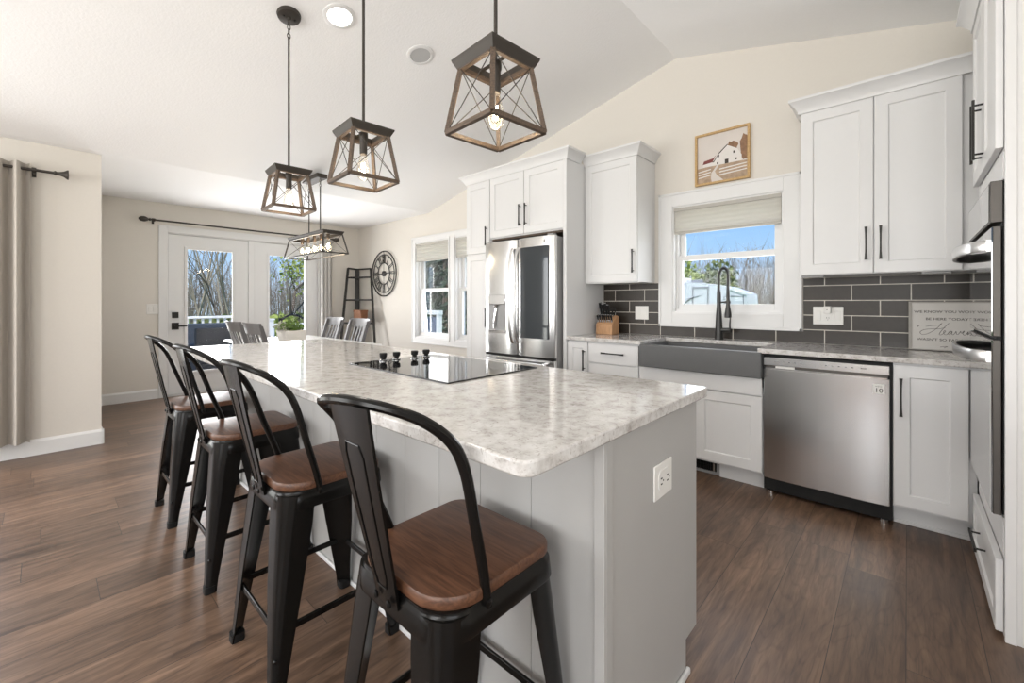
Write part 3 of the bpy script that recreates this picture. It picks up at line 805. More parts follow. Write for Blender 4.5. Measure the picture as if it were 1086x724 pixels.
bm = bmesh.new(); tube(bm, P, 0.0017, 5)
obj('spring', bm, 'faucet', t)
hd = top + dirn*2*R
bm = bmesh.new(); lathe(bm, [(0.009, 0.0), (0.012, -0.01), (0.013, -0.10), (0.017, -0.13), (0.024, -0.175), (0.024, -0.20), (0.018, -0.203)], (hd.x, hd.y, 1.29), 18)
obj('spray_head', bm, 'faucet', t)
bm = bmesh.new(); tube(bm, [(-1.08, 3.56, 1.205), tuple(hd - Vector((0, 0, 0.2)))], 0.007, 8); lathe(bm, [(0.019, -0.01), (0.019, 0.01)], (hd.x, hd.y, 1.205), 16)
obj('docking_arm', bm, 'faucet', t)
bm = bmesh.new(); tube(bm, [(-1.07, 3.56, 0.99), (-0.995, 3.552, 0.992)], 0.017, 12); tube(bm, [(-1.0, 3.553, 0.992), (-1.0, 3.553, 1.03), (-0.994, 3.545, 1.085)], [0.007, 0.006, 0.005], 8)
obj('lever', bm, 'faucet', t)

# dishwasher
t = thing('dishwasher', 'stainless steel dishwasher built in under the counter', 'dishwasher', (-0.365, 3.3, 0))
obj('tub', box(-0.668, -0.058, 3.085, YW-0.03, 0.03, 0.872), 'darkplastic', t)
bm = bmesh.new()
n = 12; poly = []
for i in range(n+1):
    s = -1 + 2*i/n; poly.append((-0.366+0.297*s, 3.047 + 0.010*abs(s)**6))
poly += [(-0.069, 3.083), (-0.663, 3.083)]
loft(bm, [[(x, y, 0.112) for x, y in poly], [(x, y, 0.790) for x, y in poly]])
door = obj('door', bm, 'steel', t, bevel=0.002)
obj('handle_recess', box(-0.655, -0.077, 3.063, 3.083, 0.790, 0.812), 'steelv', t)
obj('recess_scoop', box(-0.655, -0.077, 3.052, 3.063, 0.788, 0.798), 'chrome', t, bevel=0.002)
obj('control_panel', box(-0.663, -0.069, 3.046, 3.083, 0.812, 0.862), 'steel', t, bevel=0.003)
bm = bmesh.new()
for i in range(9): bx(bm, -0.56+i*0.03 + (0.09 if i > 3 else 0), -0.55+i*0.03 + (0.09 if i > 3 else 0), 3.0452, 3.0465, 0.836, 0.842)
bx(bm, -0.605, -0.58, 3.0452, 3.0465, 0.836, 0.843); bx(bm, -0.19, -0.165, 3.0452, 3.0465, 0.834, 0.843)
obj('control_mark', bm, 'grey', t)
obj('tag', box(-0.60, -0.50, 3.0608, 3.0635, 0.793, 0.811), 'plastic', t)
s = obj('sticker', box(-0.137, -0.089, 3.0445, 3.0475, 0.710, 0.760), 'plastic', t)
bm = text_bm('10', 0.033, fsouth(-0.113, 3.0443, 0.717), 0.0004, 'CENTER', xscale=1.1); obj('sticker_number', bm, 'ink', s, smooth=0)
bm = text_bm('Inverter', 0.009, fsouth(-0.113, 3.0443, 0.747), 0.0004, 'CENTER'); obj('sticker_lettering', bm, 'ink', s, smooth=0)
bm = bmesh.new(); bx(bm, -0.660, -0.072, 3.13, 3.15, 0.01, 0.108); bx(bm, -0.655, -0.615, 3.10, 3.13, 0.03, 0.09); bx(bm, -0.115, -0.075, 3.10, 3.13, 0.03, 0.09)
obj('toe_panel', bm, 'darkplastic', t)
for x in (-0.635, -0.095):
    bm = bmesh.new(); lathe(bm, [(0.018, 0), (0.018, 0.02), (0.007, 0.022), (0.007, 0.06)], (x, 3.115, 0.0), 12); obj('levelling_foot', bm, 'chrome', t)

# refrigerator
t = thing('refrigerator', 'stainless french-door refrigerator with dark glass panel and water dispenser', 'refrigerator', (-2.64, 3.3, 0))
obj('body', box(-3.065, -2.215, 2.995, 3.62, 0.03, 1.775), 'grey', t, bevel=0.004)
def fdoor(x0, x1, z0, z1, yf, bulge=0.016):
    bm = bmesh.new(); n = 14; poly = []
    for i in range(n+1):
        s = -1 + 2*i/n
        poly.append(((x0+x1)/2 + (x1-x0)/2*s, yf + bulge*abs(s)**5 * 1.4 + bulge*0.5*s*s))
    poly += [(x1, 2.99), (x0, 2.99)]
    loft(bm, [[(x, y, z0) for x, y in poly], [(x, y, z1) for x, y in poly]])
    return bm
YF = 2.925
ld = obj('left_door', fdoor(-3.065, -2.644, 0.722, 1.782, YF), 'steel', t, bevel=0.003)
rd = obj('right_door', fdoor(-2.636, -2.215, 0.722, 1.782, YF), 'steel', t, bevel=0.003)
fd = obj('freezer_drawer', fdoor(-3.065, -2.215, 0.06, 0.700, YF), 'steel', t, bevel=0.003)
obj('drawer_gap', box(-3.05, -2.23, 2.945, 2.995, 0.698, 0.724), 'darkplastic', t)
bm = bmesh.new()
for px in ((-2.56, -2.30),):
    poly = rrect(-2.575, -2.262, 0.885, 1.695, [0.008]*4)
    prism(bm, poly, lambda x, z: (x, YF-0.006, z), lambda x, z: (x, YF+0.02, z))
obj('glass_panel', bm, 'viewglass', rd, smooth=0)
def bow_handle(x, z0, z1, y, out):
    bm = bmesh.new(); rings = []
    for i in range(17):
        s = i/16; z = z0 + (z1-z0)*s; d = out*(math.sin(PI*s)**0.55)
        w = 0.014; th = 0.009
        rings.append([(x+a*w, y-d-0.004+b*th, z) for a, b in ((-1, -0.6), (-0.6, -1), (0.6, -1), (1, -0.6), (1, 0.6), (0.6, 1), (-0.6, 1), (-1, 0.6))])
    loft(bm, rings); return bm
obj('handle', bow_handle(-2.672, 0.83, 1.70, YF, 0.062), 'satin', ld)
obj('handle', bow_handle(-2.606, 0.83, 1.70, YF, 0.062), 'satin', rd)
bm = bmesh.new(); bar(bm, (-3.03, 2.865, 0.665), (-2.25, 2.865, 0.665), 0.028, 0.022)
for x in (-2.98, -2.30): bar(bm, (x, 2.865, 0.665), (x, 2.945, 0.665), 0.03, 0.018)
obj('handle', bm, 'chrome', fd, bevel=0.004)
# dispenser
dsp = obj('dispenser', box(-2.985, -2.765, YF-0.012, YF+0.012, 1.185, 1.275), 'steel', ld, bevel=0.004)
bm = bmesh.new(); bx(bm, -2.980, -2.770, YF-0.002, YF+0.02, 0.945, 1.185)
obj('dispenser_recess', bm, 'grey', ld)
bm = bmesh.new(); lathe(bm, [(0.035, 0.0), (0.03, -0.02), (0.018, -0.03)], (-2.875, YF-0.004, 1.185), 16); tube(bm, [(-2.875, YF-0.010, 1.15), (-2.885, YF-0.02, 1.06), (-2.90, YF-0.012, 0.965)], [0.013, 0.012, 0.014], 10)
obj('dispenser_paddle', bm, 'chrome', ld)
obj('drip_tray', box(-2.985, -2.765, YF-0.012, YF+0.012, 0.915, 0.945), 'chrome', ld, bevel=0.004)
bm = bmesh.new(); lathe(bm, [(0.014, 0), (0.014, 0.002)], (-2.315, YF-0.004, 1.735), 16, Matrix.Rotation(PI/2, 3, 'X')); obj('badge', bm, 'plastic', rd)
for xa in (-3.04, -2.30): obj('hinge_cover', box(xa, xa+0.06, 2.96, 3.02, 1.783, 1.80), 'grey', t, bevel=0.004)
bm = bmesh.new(); bx(bm, -3.05, -2.23, 3.0, 3.02, 0.0, 0.06); obj('kick_grille', bm, 'darkplastic', t)

# ------------------------------------------------------------------ oven tower
t = thing('oven_cabinet', 'tall white cabinet housing the double wall oven at right edge', 'cabinet', (0.57, 2.68, 0))
OX = 0.257
bm = bmesh.new()
bx(bm, OX, 0.884, 2.318, 2.338, 0, 2.60); bx(bm, OX, 0.884, 3.045, 3.062, 0, 2.60); bx(bm, 0.865, 0.884, 2.338, 3.045, 0, 2.60)
bx(bm, OX, 0.865, 2.338, 3.045, 1.66, 2.60); bx(bm, OX, 0.865, 2.338, 3.045, 0.0, 0.425)
obj('carcass', bm, 'cab', t)
bm = bmesh.new(); bx(bm, OX-0.002, OX+0.026, 2.300, 2.318, 0.0, 2.60); bx(bm, OX+0.026, 0.884, 2.306, 2.318, 0.0, 2.60)
obj('end_panel', bm, 'cab', t, bevel=0.001)
bm = bmesh.new(); bx(bm, OX-0.003, OX, 2.338, 3.05, 0.29, 0.425); obj('face_rail', bm, 'cab', t)
obj('face_rail', box(OX-0.003, OX, 2.338, 3.05, 1.645, 1.745), 'cab', t)
T = fwest(OX-0.003, 0)
for ua, ub, uh in ((-3.045, -2.687, -2.722), (-2.683, -2.325, -2.648)):
    d = obj('door', shaker(ua, ub, 1.757, 2.51, T), 'cab', t)
    obj('handle', pull((uh, 1.925), 0.25, T), 'black', d)
d = obj('drawer', shaker(-3.045, -2.325, 0.022, 0.278, T, rail=0.05), 'cab', t)
obj('handle', pull((-2.685, 0.19), 0.22, T, False), 'black', d)
bm = bmesh.new(); crown(bm, [(0.7, 3.062), (OX-0.02, 3.062), (OX-0.02, 2.298), (0.884, 2.298)], 2.515)
obj('crown_moulding', bm, 'cab', t)

t = thing('wall_oven', 'stainless double wall oven with dark glass doors and bowed handles', 'oven', (0.5, 2.69, 0.43))
obj('chassis', box(OX-0.004, 0.82, 2.345, 3.04, 0.435, 1.64), 'darkplastic', t)
obj('control_panel', box(0.222, OX-0.004, 2.325, 3.055, 1.490, 1.640), 'steelv', t, bevel=0.002)
obj('control_glass', box(0.2195, 0.222, 2.345, 3.035, 1.497, 1.632), 'ovenglass', t)
for z0, z1 in ((1.078, 1.476), (0.437, 1.066)):
    d = obj('door', box(0.228, OX-0.008, 2.325, 3.055, z0, z1), 'steelv', t, bevel=0.002)
    obj('door_glass', box(0.2245, 0.228, 2.327, 3.053, z0+0.003, z1-0.003), 'ovenglass', d)
    zz = z1-0.065
    bm = bmesh.new(); rings = []
    for i in range(21):
        s = i/20; y = 2.36 + 0.66*s; dd = 0.068*(math.sin(PI*s)**0.4)
        rings.append([(0.222-dd+a*0.008, y, zz+b*0.021) for a, b in ((-1, -0.7), (-0.7, -1), (0.7, -1), (1, -0.7), (1, 0.7), (0.7, 1), (-0.7, 1), (-1, 0.7))])
    loft(bm, rings)
    obj('handle', bm, 'satin', d)
obj('vent_gap', box(0.238, OX-0.006, 2.335, 3.05, 1.066, 1.078), 'darkplastic', t)

# ------------------------------------------------------------------ island
IX0, IX1 = -3.36, -0.530; IY0, IY1 = 0.900, 1.510
t = thing('island_cabinet', 'long light grey kitchen island base under the quartz top', 'island', (-1.95, 1.2, 0))
bm = bmesh.new(); bx(bm, IX0, IX1-0.012, IY0+0.006, IY1-0.022, 0.105, 0.880); bx(bm, IX0, IX1-0.012, IY0+0.006, IY1-0.095, 0, 0.105)
obj('carcass', bm, 'island', t)
bm = bmesh.new()   # end panel with toe notch
poly = [(IY0-0.004, 0), (IY1-0.095, 0), (IY1-0.095, 0.105), (IY1-0.002, 0.105), (IY1-0.002, 0.880), (IY0-0.004, 0.880)]
prism(bm, poly, lambda y, z: (IX1-0.012, y, z), lambda y, z: (IX1, y, z))
obj('end_panel', bm, 'island', t, bevel=0.0015)
bm = bmesh.new(); prism(bm, [(y, z) for y, z in poly], lambda y, z: (IX0-0.012, y, z), lambda y, z: (IX0, y, z)); obj('end_panel', bm, 'island', t, bevel=0.0015)
bm = bmesh.new(); bx(bm, IX1, IX1+0.009, IY0-0.004, IY0+0.026, 0, 0.880); bx(bm, IX1-0.02, IX1+0.009, IY0-0.013, IY0-0.004, 0, 0.880)
obj('corner_trim', bm, 'island', t, bevel=0.002)
bm = bmesh.new(); w = 0.2; x = IX1-0.022
while x > IX0+0.02:
    a = max(IX0, x-w); bx(bm, a+0.0008, x-0.0008, IY0-0.004, IY0+0.006, 0.0, 0.880); x -= w
obj('plank_panel', bm, 'island', t, bevel=0.0012)
bm = bmesh.new(); bx(bm, IX0, IX1-0.02, IY0-0.016, IY0-0.004, 0, 0.018); obj('shoe_moulding', bm, 'cab', t, bevel=0.005)
bm = bmesh.new(); bx(bm, IX1, IX1+0.014, IY0+0.026, IY1-0.09, 0, 0.020); obj('shoe_moulding', bm, 'cab', t, bevel=0.005)
T = fnorth(0, IY1-0.022)
edges = [0.545, 1.10, 1.66, 2.22, 2.78, 3.35]
for a, b in zip(edges, edges[1:]):
    d = obj('drawer', slab(a+0.003, b-0.003, 0.70, 0.872, T), 'island', t, bevel=0.002); obj('handle', pull(((a+b)/2, 0.79), 0.18, T, False), 'black', d)
    d = obj('door', shaker(a+0.003, b-0.003, 0.115, 0.692, T), 'island', t); obj('handle', pull((a+0.045, 0.58), 0.18, T), 'black', d)
# outlet in the end panel
pl = obj('outlet_plate', slab(1.166, 1.288, 0.636, 0.736, feast(IX1, 0), 0.006), 'plastic', t, bevel=0.003)
pl['label'] = 'white outlet plate'
bm = bmesh.new(); prism(bm, rrect(1.190, 1.264, 0.656, 0.716, [0.02]*4), lambda y, z: (IX1+0.006, y, z), lambda y, z: (IX1+0.0085, y, z)); obj('receptacle', bm, 'plastic', pl)
bm = bmesh.new()
for y in (1.206, 1.247):
    for dz in (-0.008, 0.008): bx(bm, IX1+0.0085, IX1+0.0092, y-0.005, y+0.005, 0.686+dz-0.0018, 0.686+dz+0.0018)
    tube(bm, [(IX1+0.0085, y+0.012, 0.686), (IX1+0.0092, y+0.012, 0.686)], 0.0028, 8)
obj('outlet_slot', bm, 'darkplastic', pl)

bm = bmesh.new()
poly = rrect(-3.425, -0.498, 0.583, 1.532, [0.02, 0.032, 0.02, 0.02], 8)
loft(bm, [[(x, y, z) for x, y in poly] for z in (0.882, 0.914)])
o = obj('island_countertop', bm, 'quartz', bevel=0.005, seg=3, smooth=40)
tag(o, 'long speckled pale quartz top of the kitchen island with rounded corner', 'countertop')

# cooktop
t = thing('cooktop', 'black glass electric cooktop set into the island top', 'cooktop', (-1.55, 1.21, 0.914))
bm = bmesh.new(); bx(bm, -1.912, -1.190, 0.962, 1.462, 0.9135, 0.9195)
obj('glass_surface', bm, 'blackglass', t, bevel=0.002)
for x, y in ((-1.868, 1.115), (-1.858, 1.182), (-1.845, 1.278), (-1.838, 1.345)):
    bm = bmesh.new(); lathe(bm, [(0.0175, 0), (0.0175, 0.006), (0.011, 0.010), (0.0105, 0.014), (0.017, 0.018), (0.0185, 0.034), (0.016, 0.038), (0.010, 0.0385)], (x, y, 0.9195), 20)
    k = obj('knob', bm, 'darkplastic', t)
    obj('knob_collar', (lambda b: (lathe(b, [(0.018, 0.0), (0.019, 0.002), (0.019, 0.005), (0.0176, 0.006)], (x, y, 0.9196), 20), b)[1])(bmesh.new()), 'chrome', k)

# ------------------------------------------------------------------ bar stools (built at the origin, facing +Y)
def make_stool(label):
    t = thing('bar_stool', label, 'bar stool', (0, 0, 0), 'bar stools along the island')
    # wooden seat
    bm = bmesh.new(); poly = rrect(-0.172, 0.172, -0.170, 0.170, [0.095, 0.095, 0.045, 0.045], 8)
    loft(bm, [[(x*s, y*s, z) for x, y in poly] for z, s in ((0.604, 0.99), (0.609, 1.0), (0.624, 1.0), (0.629, 0.985), (0.630, 0.96))])
    obj('seat', bm, 'seatwood', t)
    # metal pan
    bm = bmesh.new(); poly = rrect(-0.176, 0.176, -0.176, 0.176, [0.075, 0.075, 0.05, 0.05], 8)
    loft(bm, [[(x*s, y*s, z) for x, y in poly] for z, s in ((0.548, 1.01), (0.552, 1.02), (0.590, 1.0), (0.597, 0.97), (0.604, 0.965))])
    obj('seat_frame', bm, 'stool', t)
    for sx in (-1, 1):
        for sy in (-1, 1):
            bm = bmesh.new(); rings = []
            for z, cx, cy, w, r in ((0.595, 0.172, 0.172, 0.100, 0.055), (0.50, 0.178, 0.180, 0.096, 0.045), (0.30, 0.190, 0.197, 0.075, 0.034), (0.12, 0.1985, 0.208, 0.050, 0.022), (0.05, 0.2015, 0.2125, 0.041, 0.018), (0.0, 0.2065, 0.2185, 0.040, 0.017)):
                ring = []
                pts = [(-w, 0.0)]
                for i in range(7):
                    a = PI/2*(1-i/6)
                    pts.append((-r + r*math.cos(a), -r + r*math.sin(a)))
                pts += [(0.0, -w), (-0.004, -w), (-0.012-w*0.22, -0.012-w*0.22), (-w, -0.004)]
                for px, py in pts: ring.append((sx*(cx+px), sy*(cy+py), z))
                rings.append(ring if sx*sy > 0 else ring[::-1])
            loft(bm, rings)
            lg = obj('leg', bm, 'stool', t, smooth=40)
            bm = bmesh.new(); pf = rrect(0.1645, 0.208, 0.1765, 0.220, [0.012]*4, 4)
            loft(bm, [[(sx*x, sy*y, z) for x, y in pf] for z in (0.0, 0.028)])
            obj('rubber_foot', bm, 'darkplastic', lg)
            bm = bmesh.new(); lathe(bm, [(0.006, -0.004), (0.006, 0.002), (0.003, 0.004)], (sx*0.192, sy*0.199, 0.13), 10, Matrix.Rotation(sx*PI/2, 3, 'Y')); obj('rivet', bm, 'stool', lg)
    z = 0.205
    for a, b in (((-0.17, -0.192), (0.17, -0.192)), ((-0.17, 0.192), (0.17, 0.192)), ((-0.182, -0.18), (-0.182, 0.18)), ((0.182, -0.18), (0.182, 0.18))):
        bm = bmesh.new(); bar(bm, (a[0], a[1], z), (b[0], b[1], z), 0.009, 0.022)
        obj('footrest', bm, 'stool', t, bevel=0.003)
    # back hoop
    half = [(0.171, -0.055, 0.585), (0.170, -0.075, 0.66), (0.168, -0.108, 0.76), (0.163, -0.142, 0.87), (0.152, -0.172, 0.930), (0.128, -0.212, 0.972), (0.095, -0.246, 0.996), (0.05, -0.268, 1.009), (0.0, -0.274, 1.013)]
    path = half + [(-x, y, z) for x, y, z in reversed(half[:-1])]
    bm = bmesh.new(); tube(bm, catmull(path, 5), 0.0105, 10)
    hp = obj('back_hoop', bm, 'stool', t)
    for sx in (-1, 1):
        bm = bmesh.new(); lathe(bm, [(0.008, 0), (0.008, 0.004), (0.004, 0.006)], (sx*0.178, -0.06, 0.597), 10, Matrix.Rotation(sx*PI/2, 3, 'Y')); obj('bolt', bm, 'stool', hp)
    # centre splat: curved sheet, embossed panel
    bm = bmesh.new(); prof = [(0.575, -0.182, 0.040), (0.63, -0.192, 0.044), (0.72, -0.212, 0.052), (0.85, -0.240, 0.064), (0.96, -0.262, 0.073), (1.005, -0.270, 0.076)]
    rings = []
    for z, y, w in prof:
        ring = []
        for i in range(9):
            s = -1+2*i/8; ring.append((s*w, y - 0.004*(1-s*s), z))
        for i in range(9):
            s = 1-2*i/8; ring.append((s*w, y - 0.004*(1-s*s) + 0.006, z))
        rings.append(ring)
    loft(bm, rings)
    sp = obj('back_splat', bm, 'stool', t)
    bm = bmesh.new(); loop = []
    def sy_(z):
        for (za, ya, wa), (zb, yb, wb) in zip(prof, prof[1:]):
            if za <= z <= zb: return ya+(yb-ya)*(z-za)/(zb-za), wa+(wb-wa)*(z-za)/(zb-za)
        return prof[-1][1], prof[-1][2]
    for z, s in [(0.64+0.26*i/12, -0.5) for i in range(13)] + [(0.925, -0.36), (0.925, 0.36)] + [(0.90-0.26*i/12, 0.5) for i in range(13)] + [(0.615, 0.36), (0.615, -0.36)]:
        y, w = sy_(z); loop.append((s*w, y-0.004*(1-s*s)-0.0002, z))
    tube(bm, loop, 0.0020, 6, closed=True)
    obj('embossed_edge', bm, 'stool', sp)
    for sx in (-0.024, 0.024):
        bm = bmesh.new(); lathe(bm, [(0.008, 0), (0.008, 0.004), (0.004, 0.006)], (sx, -0.192, 0.588), 10, Matrix.Rotation(PI/2, 3, 'X')); obj('bolt', bm, 'stool', sp)
    return t
st = make_stool('black metal bar stool with walnut seat, nearest the camera at the island end')
st.location = (-0.80, 0.668, 0)
for x, lab in ((-1.578, 'black metal bar stool with walnut seat, second from the camera'),
               (-2.322, 'black metal bar stool with walnut seat, third from the camera'),
               (-3.09, 'black metal bar stool with walnut seat, farthest from the camera at island')):
    dup(st, (x, 0.668, 0), lab)
h0 = next(c for c in st.children if c.name.startswith('back_hoop')).data
for v in h0.vertices: v.co.y += 0.12*v.co.x*max(0.0, (v.co.z-0.6)/0.4)
hoop = next(c for c in st.children if c.name.startswith('back_hoop'))      # the nearest stool's hoop is bent a little
hoop.data = hoop.data.copy()
for v in hoop.data.vertices: v.co.y += 0.18*v.co.x*max(0.0, (v.co.z-0.6)/0.4)

# ------------------------------------------------------------------ pendants
def pendant_cage(bm_frame, bm_wire, wt, wb, h, lt=None, lb=None, bar_w=0.016):
    """tapered open box, top half sizes (lt, wt), bottom (lb, wb), height h, top at z=0"""
    lt = lt or wt; lb = lb or wb
    tp = [(-lt, -wt, 0), (lt, -wt, 0), (lt, wt, 0), (-lt, wt, 0)]; bt = [(-lb, -wb, -h), (lb, -wb, -h), (lb, wb, -h), (-lb, wb, -h)]
    for i in range(4):
        j = (i+1) % 4
        bar(bm_frame, tp[i], bt[i], bar_w, bar_w, (0.7, 0.7, 0)); bar(bm_frame, bt[i], bt[j], bar_w, bar_w); bar(bm_frame, tp[i], tp[j], bar_w, bar_w)
        if bm_wire is not None:
            tube(bm_wire, [tp[i], bt[j]], 0.0018, 5); tube(bm_wire, [tp[j], bt[i]], 0.0018, 5)

def bulb(parent, loc, power):
    x, y, z = loc
    bm = bmesh.new(); lathe(bm, [(0.012, 0), (0.014, -0.015), (0.022, -0.05), (0.030, -0.085), (0.031, -0.10), (0.026, -0.122), (0.014, -0.135), (0.002, -0.138)], (x, y, z), 16)
    b = obj('bulb', bm, 'bulbglass', parent)
    bm = bmesh.new(); P = []
    for i in range(25):
        a = 2*PI*i/8; P.append((x+0.008*math.cos(a)*(0.6 if i % 2 else 1), y+0.008*math.sin(a), z-0.055 - 0.045*abs(math.sin(PI*i/6))))
    tube(bm, P, 0.0016, 5); obj('filament', bm, 'filament', b)
    ld = bpy.data.lights.new('bulb_glow', 'POINT'); ld.energy = power; ld.color = (1.0, 0.88, 0.70); ld.shadow_soft_size = 0.03
    lo = bpy.data.objects.new('bulb_glow', ld); C.objects.link(lo); lo.parent = b
    lo.location = Vector((x, y, z-0.08)) - world_loc(b)

def pendant(x, y, label):
    zt = 2.014; zc = ceil_z(x); RZ = Matrix.Rotation(math.radians(-4), 3, 'Z')
    t = thing('pendant_light', label, 'pendant light', (x, y, zc), 'lantern pendants over the island')
    sl = Matrix.Rotation(-math.atan(0.2367) if x < XR else math.atan(0.247), 3, 'Y')
    bm = bmesh.new(); lathe(bm, [(0.066, 0), (0.068, -0.006), (0.064, -0.022), (0.055, -0.026), (0.012, -0.027), (0.008, -0.04)], (x, y, zc), 28, sl)
    cp = obj('canopy', bm, 'bronze', t)
    bm = bmesh.new()
    for s in (-1, 1): tube(bm, [sl @ Vector((0.0, s*0.032, -0.026)) + Vector((x, y, zc)), sl @ Vector((0.0, s*0.032, -0.033)) + Vector((x, y, zc))], 0.006, 8)
    obj('canopy_screw', bm, 'black', cp)
    bm = bmesh.new(); z = zc-0.035; k = 0
    for k in range(4):
        loop = []
        for i in range(12):
            a = 2*PI*i/12; u = 0.009*math.cos(a); v = 0.017*math.sin(a)
            loop.append((x + (u if k % 2 == 0 else 0), y + (0 if k % 2 == 0 else u), z-0.017+v))
        tube(bm, loop, 0.0028, 6, closed=True); z -= 0.027
    obj('chain', bm, 'bronze', t)
    bm = bmesh.new(); tube(bm, [(x, y, z+0.002), (x, y, zt+0.0)], 0.0065, 10); obj('rod', bm, 'bronze', t)
    # top cap: inverted tray with chamfered flange
    bm = bmesh.new()
    rings = []
    for s, zz in ((0.106, 0.0), (0.104, -0.008), (0.091, -0.033), (0.077, -0.033), (0.077, 0.0)):
        rings.append([RZ @ Vector((a*s, b*s, 0)) + Vector((x, y, zt+zz)) for a, b in ((-1, -1), (1, -1), (1, 1), (-1, 1))])
    loft(bm, rings, closed=True)
    cp2 = obj('cap', bm, 'bronze', t, smooth=0)
    bm = bmesh.new(); bar(bm, RZ @ Vector((-0.08, 0, 0)) + Vector((x, y, zt-0.010)), RZ @ Vector((0.08, 0, 0)) + Vector((x, y, zt-0.010)), 0.012, 0.005); obj('crossbar', bm, 'bronze', cp2)
    f = bmesh.new(); w = bmesh.new(); pendant_cage(f, w, 0.083, 0.116, 0.214, bar_w=0.015)
    for b in (f, w): bmesh.ops.rotate(b, verts=b.verts, cent=(0, 0, 0), matrix=RZ); bmesh.ops.translate(b, verts=b.verts, vec=(x, y, zt-0.030))
    cg = obj('cage', f, 'driftwood', t, smooth=0); obj('wire_brace', w, 'bronze', cg)
    bm = bmesh.new(); lathe(bm, [(0.020, 0.0), (0.020, -0.022), (0.017, -0.028), (0.017, -0.10), (0.014, -0.104)], (x, y, zt-0.012), 18)
    obj('socket', bm, 'bronze', t)
    bulb(t, (x, y, zt-0.100), 1.6)
pendant(-2.805, 1.025, 'lantern pendant farthest from the camera, nearest the patio doors')
pendant(-1.893, 1.025, 'middle lantern pendant hanging over the cooktop')
pendant(-1.015, 1.025, 'lantern pendant nearest the camera over the island end')

# chandelier over the dining table
cx, cy = -4.63, 1.95; zt = 1.918; zc = ceil_z(cx)
t = thing('chandelier', 'long five-bulb lantern chandelier hanging over the dining table', 'chandelier', (cx, cy, zc))
bm = bmesh.new(); bx(bm, cx-0.19, cx+0.19, cy-0.055, cy+0.055, zc-0.055, zc-0.01); obj('canopy', bm, 'bronze', t, bevel=0.006)
for s in (-1, 1):
    bm = bmesh.new(); z = zc-0.055
    for k in range(3):
        loop = [(cx+s*0.14 + (0.008*math.cos(a) if k % 2 else 0), cy + (0 if k % 2 else 0.008*math.cos(a)), z-0.016+0.016*math.sin(a)) for a in [2*PI*i/12 for i in range(12)]]
        tube(bm, loop, 0.0028, 6, closed=True); z -= 0.026
    obj('chain', bm, 'bronze', t)
    bm = bmesh.new(); tube(bm, [(cx+s*0.14, cy, z), (cx+s*0.14, cy, zt)], 0.0065, 8); obj('rod', bm, 'bronze', t)
bm = bmesh.new(); rings = []
for d, zz in ((0.012, 0), (0.010, -0.008), (0.0, -0.028), (-0.008, -0.03), (-0.008, -0.010)):
    rings.append([(cx+a*(0.435+d), cy+b*(0.098+d), zt+zz) for a, b in ((-1, -1), (1, -1), (1, 1), (-1, 1))])
loft(bm, rings); obj('cap', bm, 'bronze', t, smooth=0)
f = bmesh.new(); w = bmesh.new(); pendant_cage(f, w, 0.095, 0.128, 0.195, 0.43, 0.49, 0.012)
for b in (f, w): bmesh.ops.translate(b, verts=b.verts, vec=(cx, cy, zt-0.03))
cg = obj('cage', f, 'bronze', t, smooth=0); obj('wire_brace', w, 'bronze', cg)
for i in range(5):
    x = cx - 0.32 + 0.16*i
    bm = bmesh.new(); lathe(bm, [(0.017, 0.0), (0.016, -0.055), (0.013, -0.06)], (x, cy, zt-0.010), 14); obj('socket', bm, 'driftwood', t)
    bulb(t, (x, cy, zt-0.066), 1.2)

# recessed ceiling fixtures
def can_light(x, y, label, lit):
    z = ceil_z(x); t = thing('recessed_light', label, 'ceiling light', (x, y, z))
    sl = Matrix.Rotation(-math.atan(0.2367) if x < XR else math.atan(0.247), 3, 'Y')
    bm = bmesh.new(); lathe(bm, [(0.098, 0.0), (0.098, -0.004), (0.090, -0.008), (0.074, -0.009), (0.072, -0.004), (0.071, 0.0)], (x, y, z), 40, sl)
    obj('trim_ring', bm, 'trim', t)
    bm = bmesh.new()
    if lit: lathe(bm, [(0.071, -0.001), (0.071, -0.004), (0.02, -0.006), (0.001, -0.006)], (x, y, z), 40, sl); obj('lens', bm, 'ledglow', t)
    else: lathe(bm, [(0.072, -0.006), (0.060, -0.004), (0.03, -0.002), (0.001, -0.0015)], (x, y, z), 40, sl); obj('grille', bm, 'canspeaker', t)
    return t
M['canspeaker'] = mat('grey_grille', (0.48, 0.48, 0.48), 0.8, var=0.08, scale=400)
can_light(-2.646, 1.27, 'lit round recessed light in the sloped ceiling', True)
can_light(-2.628, 1.873, 'unlit round grey ceiling fixture in a white trim ring', False)
ls = bpy.data.lights.new('can_glow', 'SPOT'); ls.energy = 45; ls.spot_size = 2.2; ls.spot_blend = 0.6; ls.shadow_soft_size = 0.07; ls.color = (1.0, 0.93, 0.84)
lo = bpy.data.objects.new('can_glow', ls); C.objects.link(lo); lo.location = (-2.646, 1.27, 2.98)

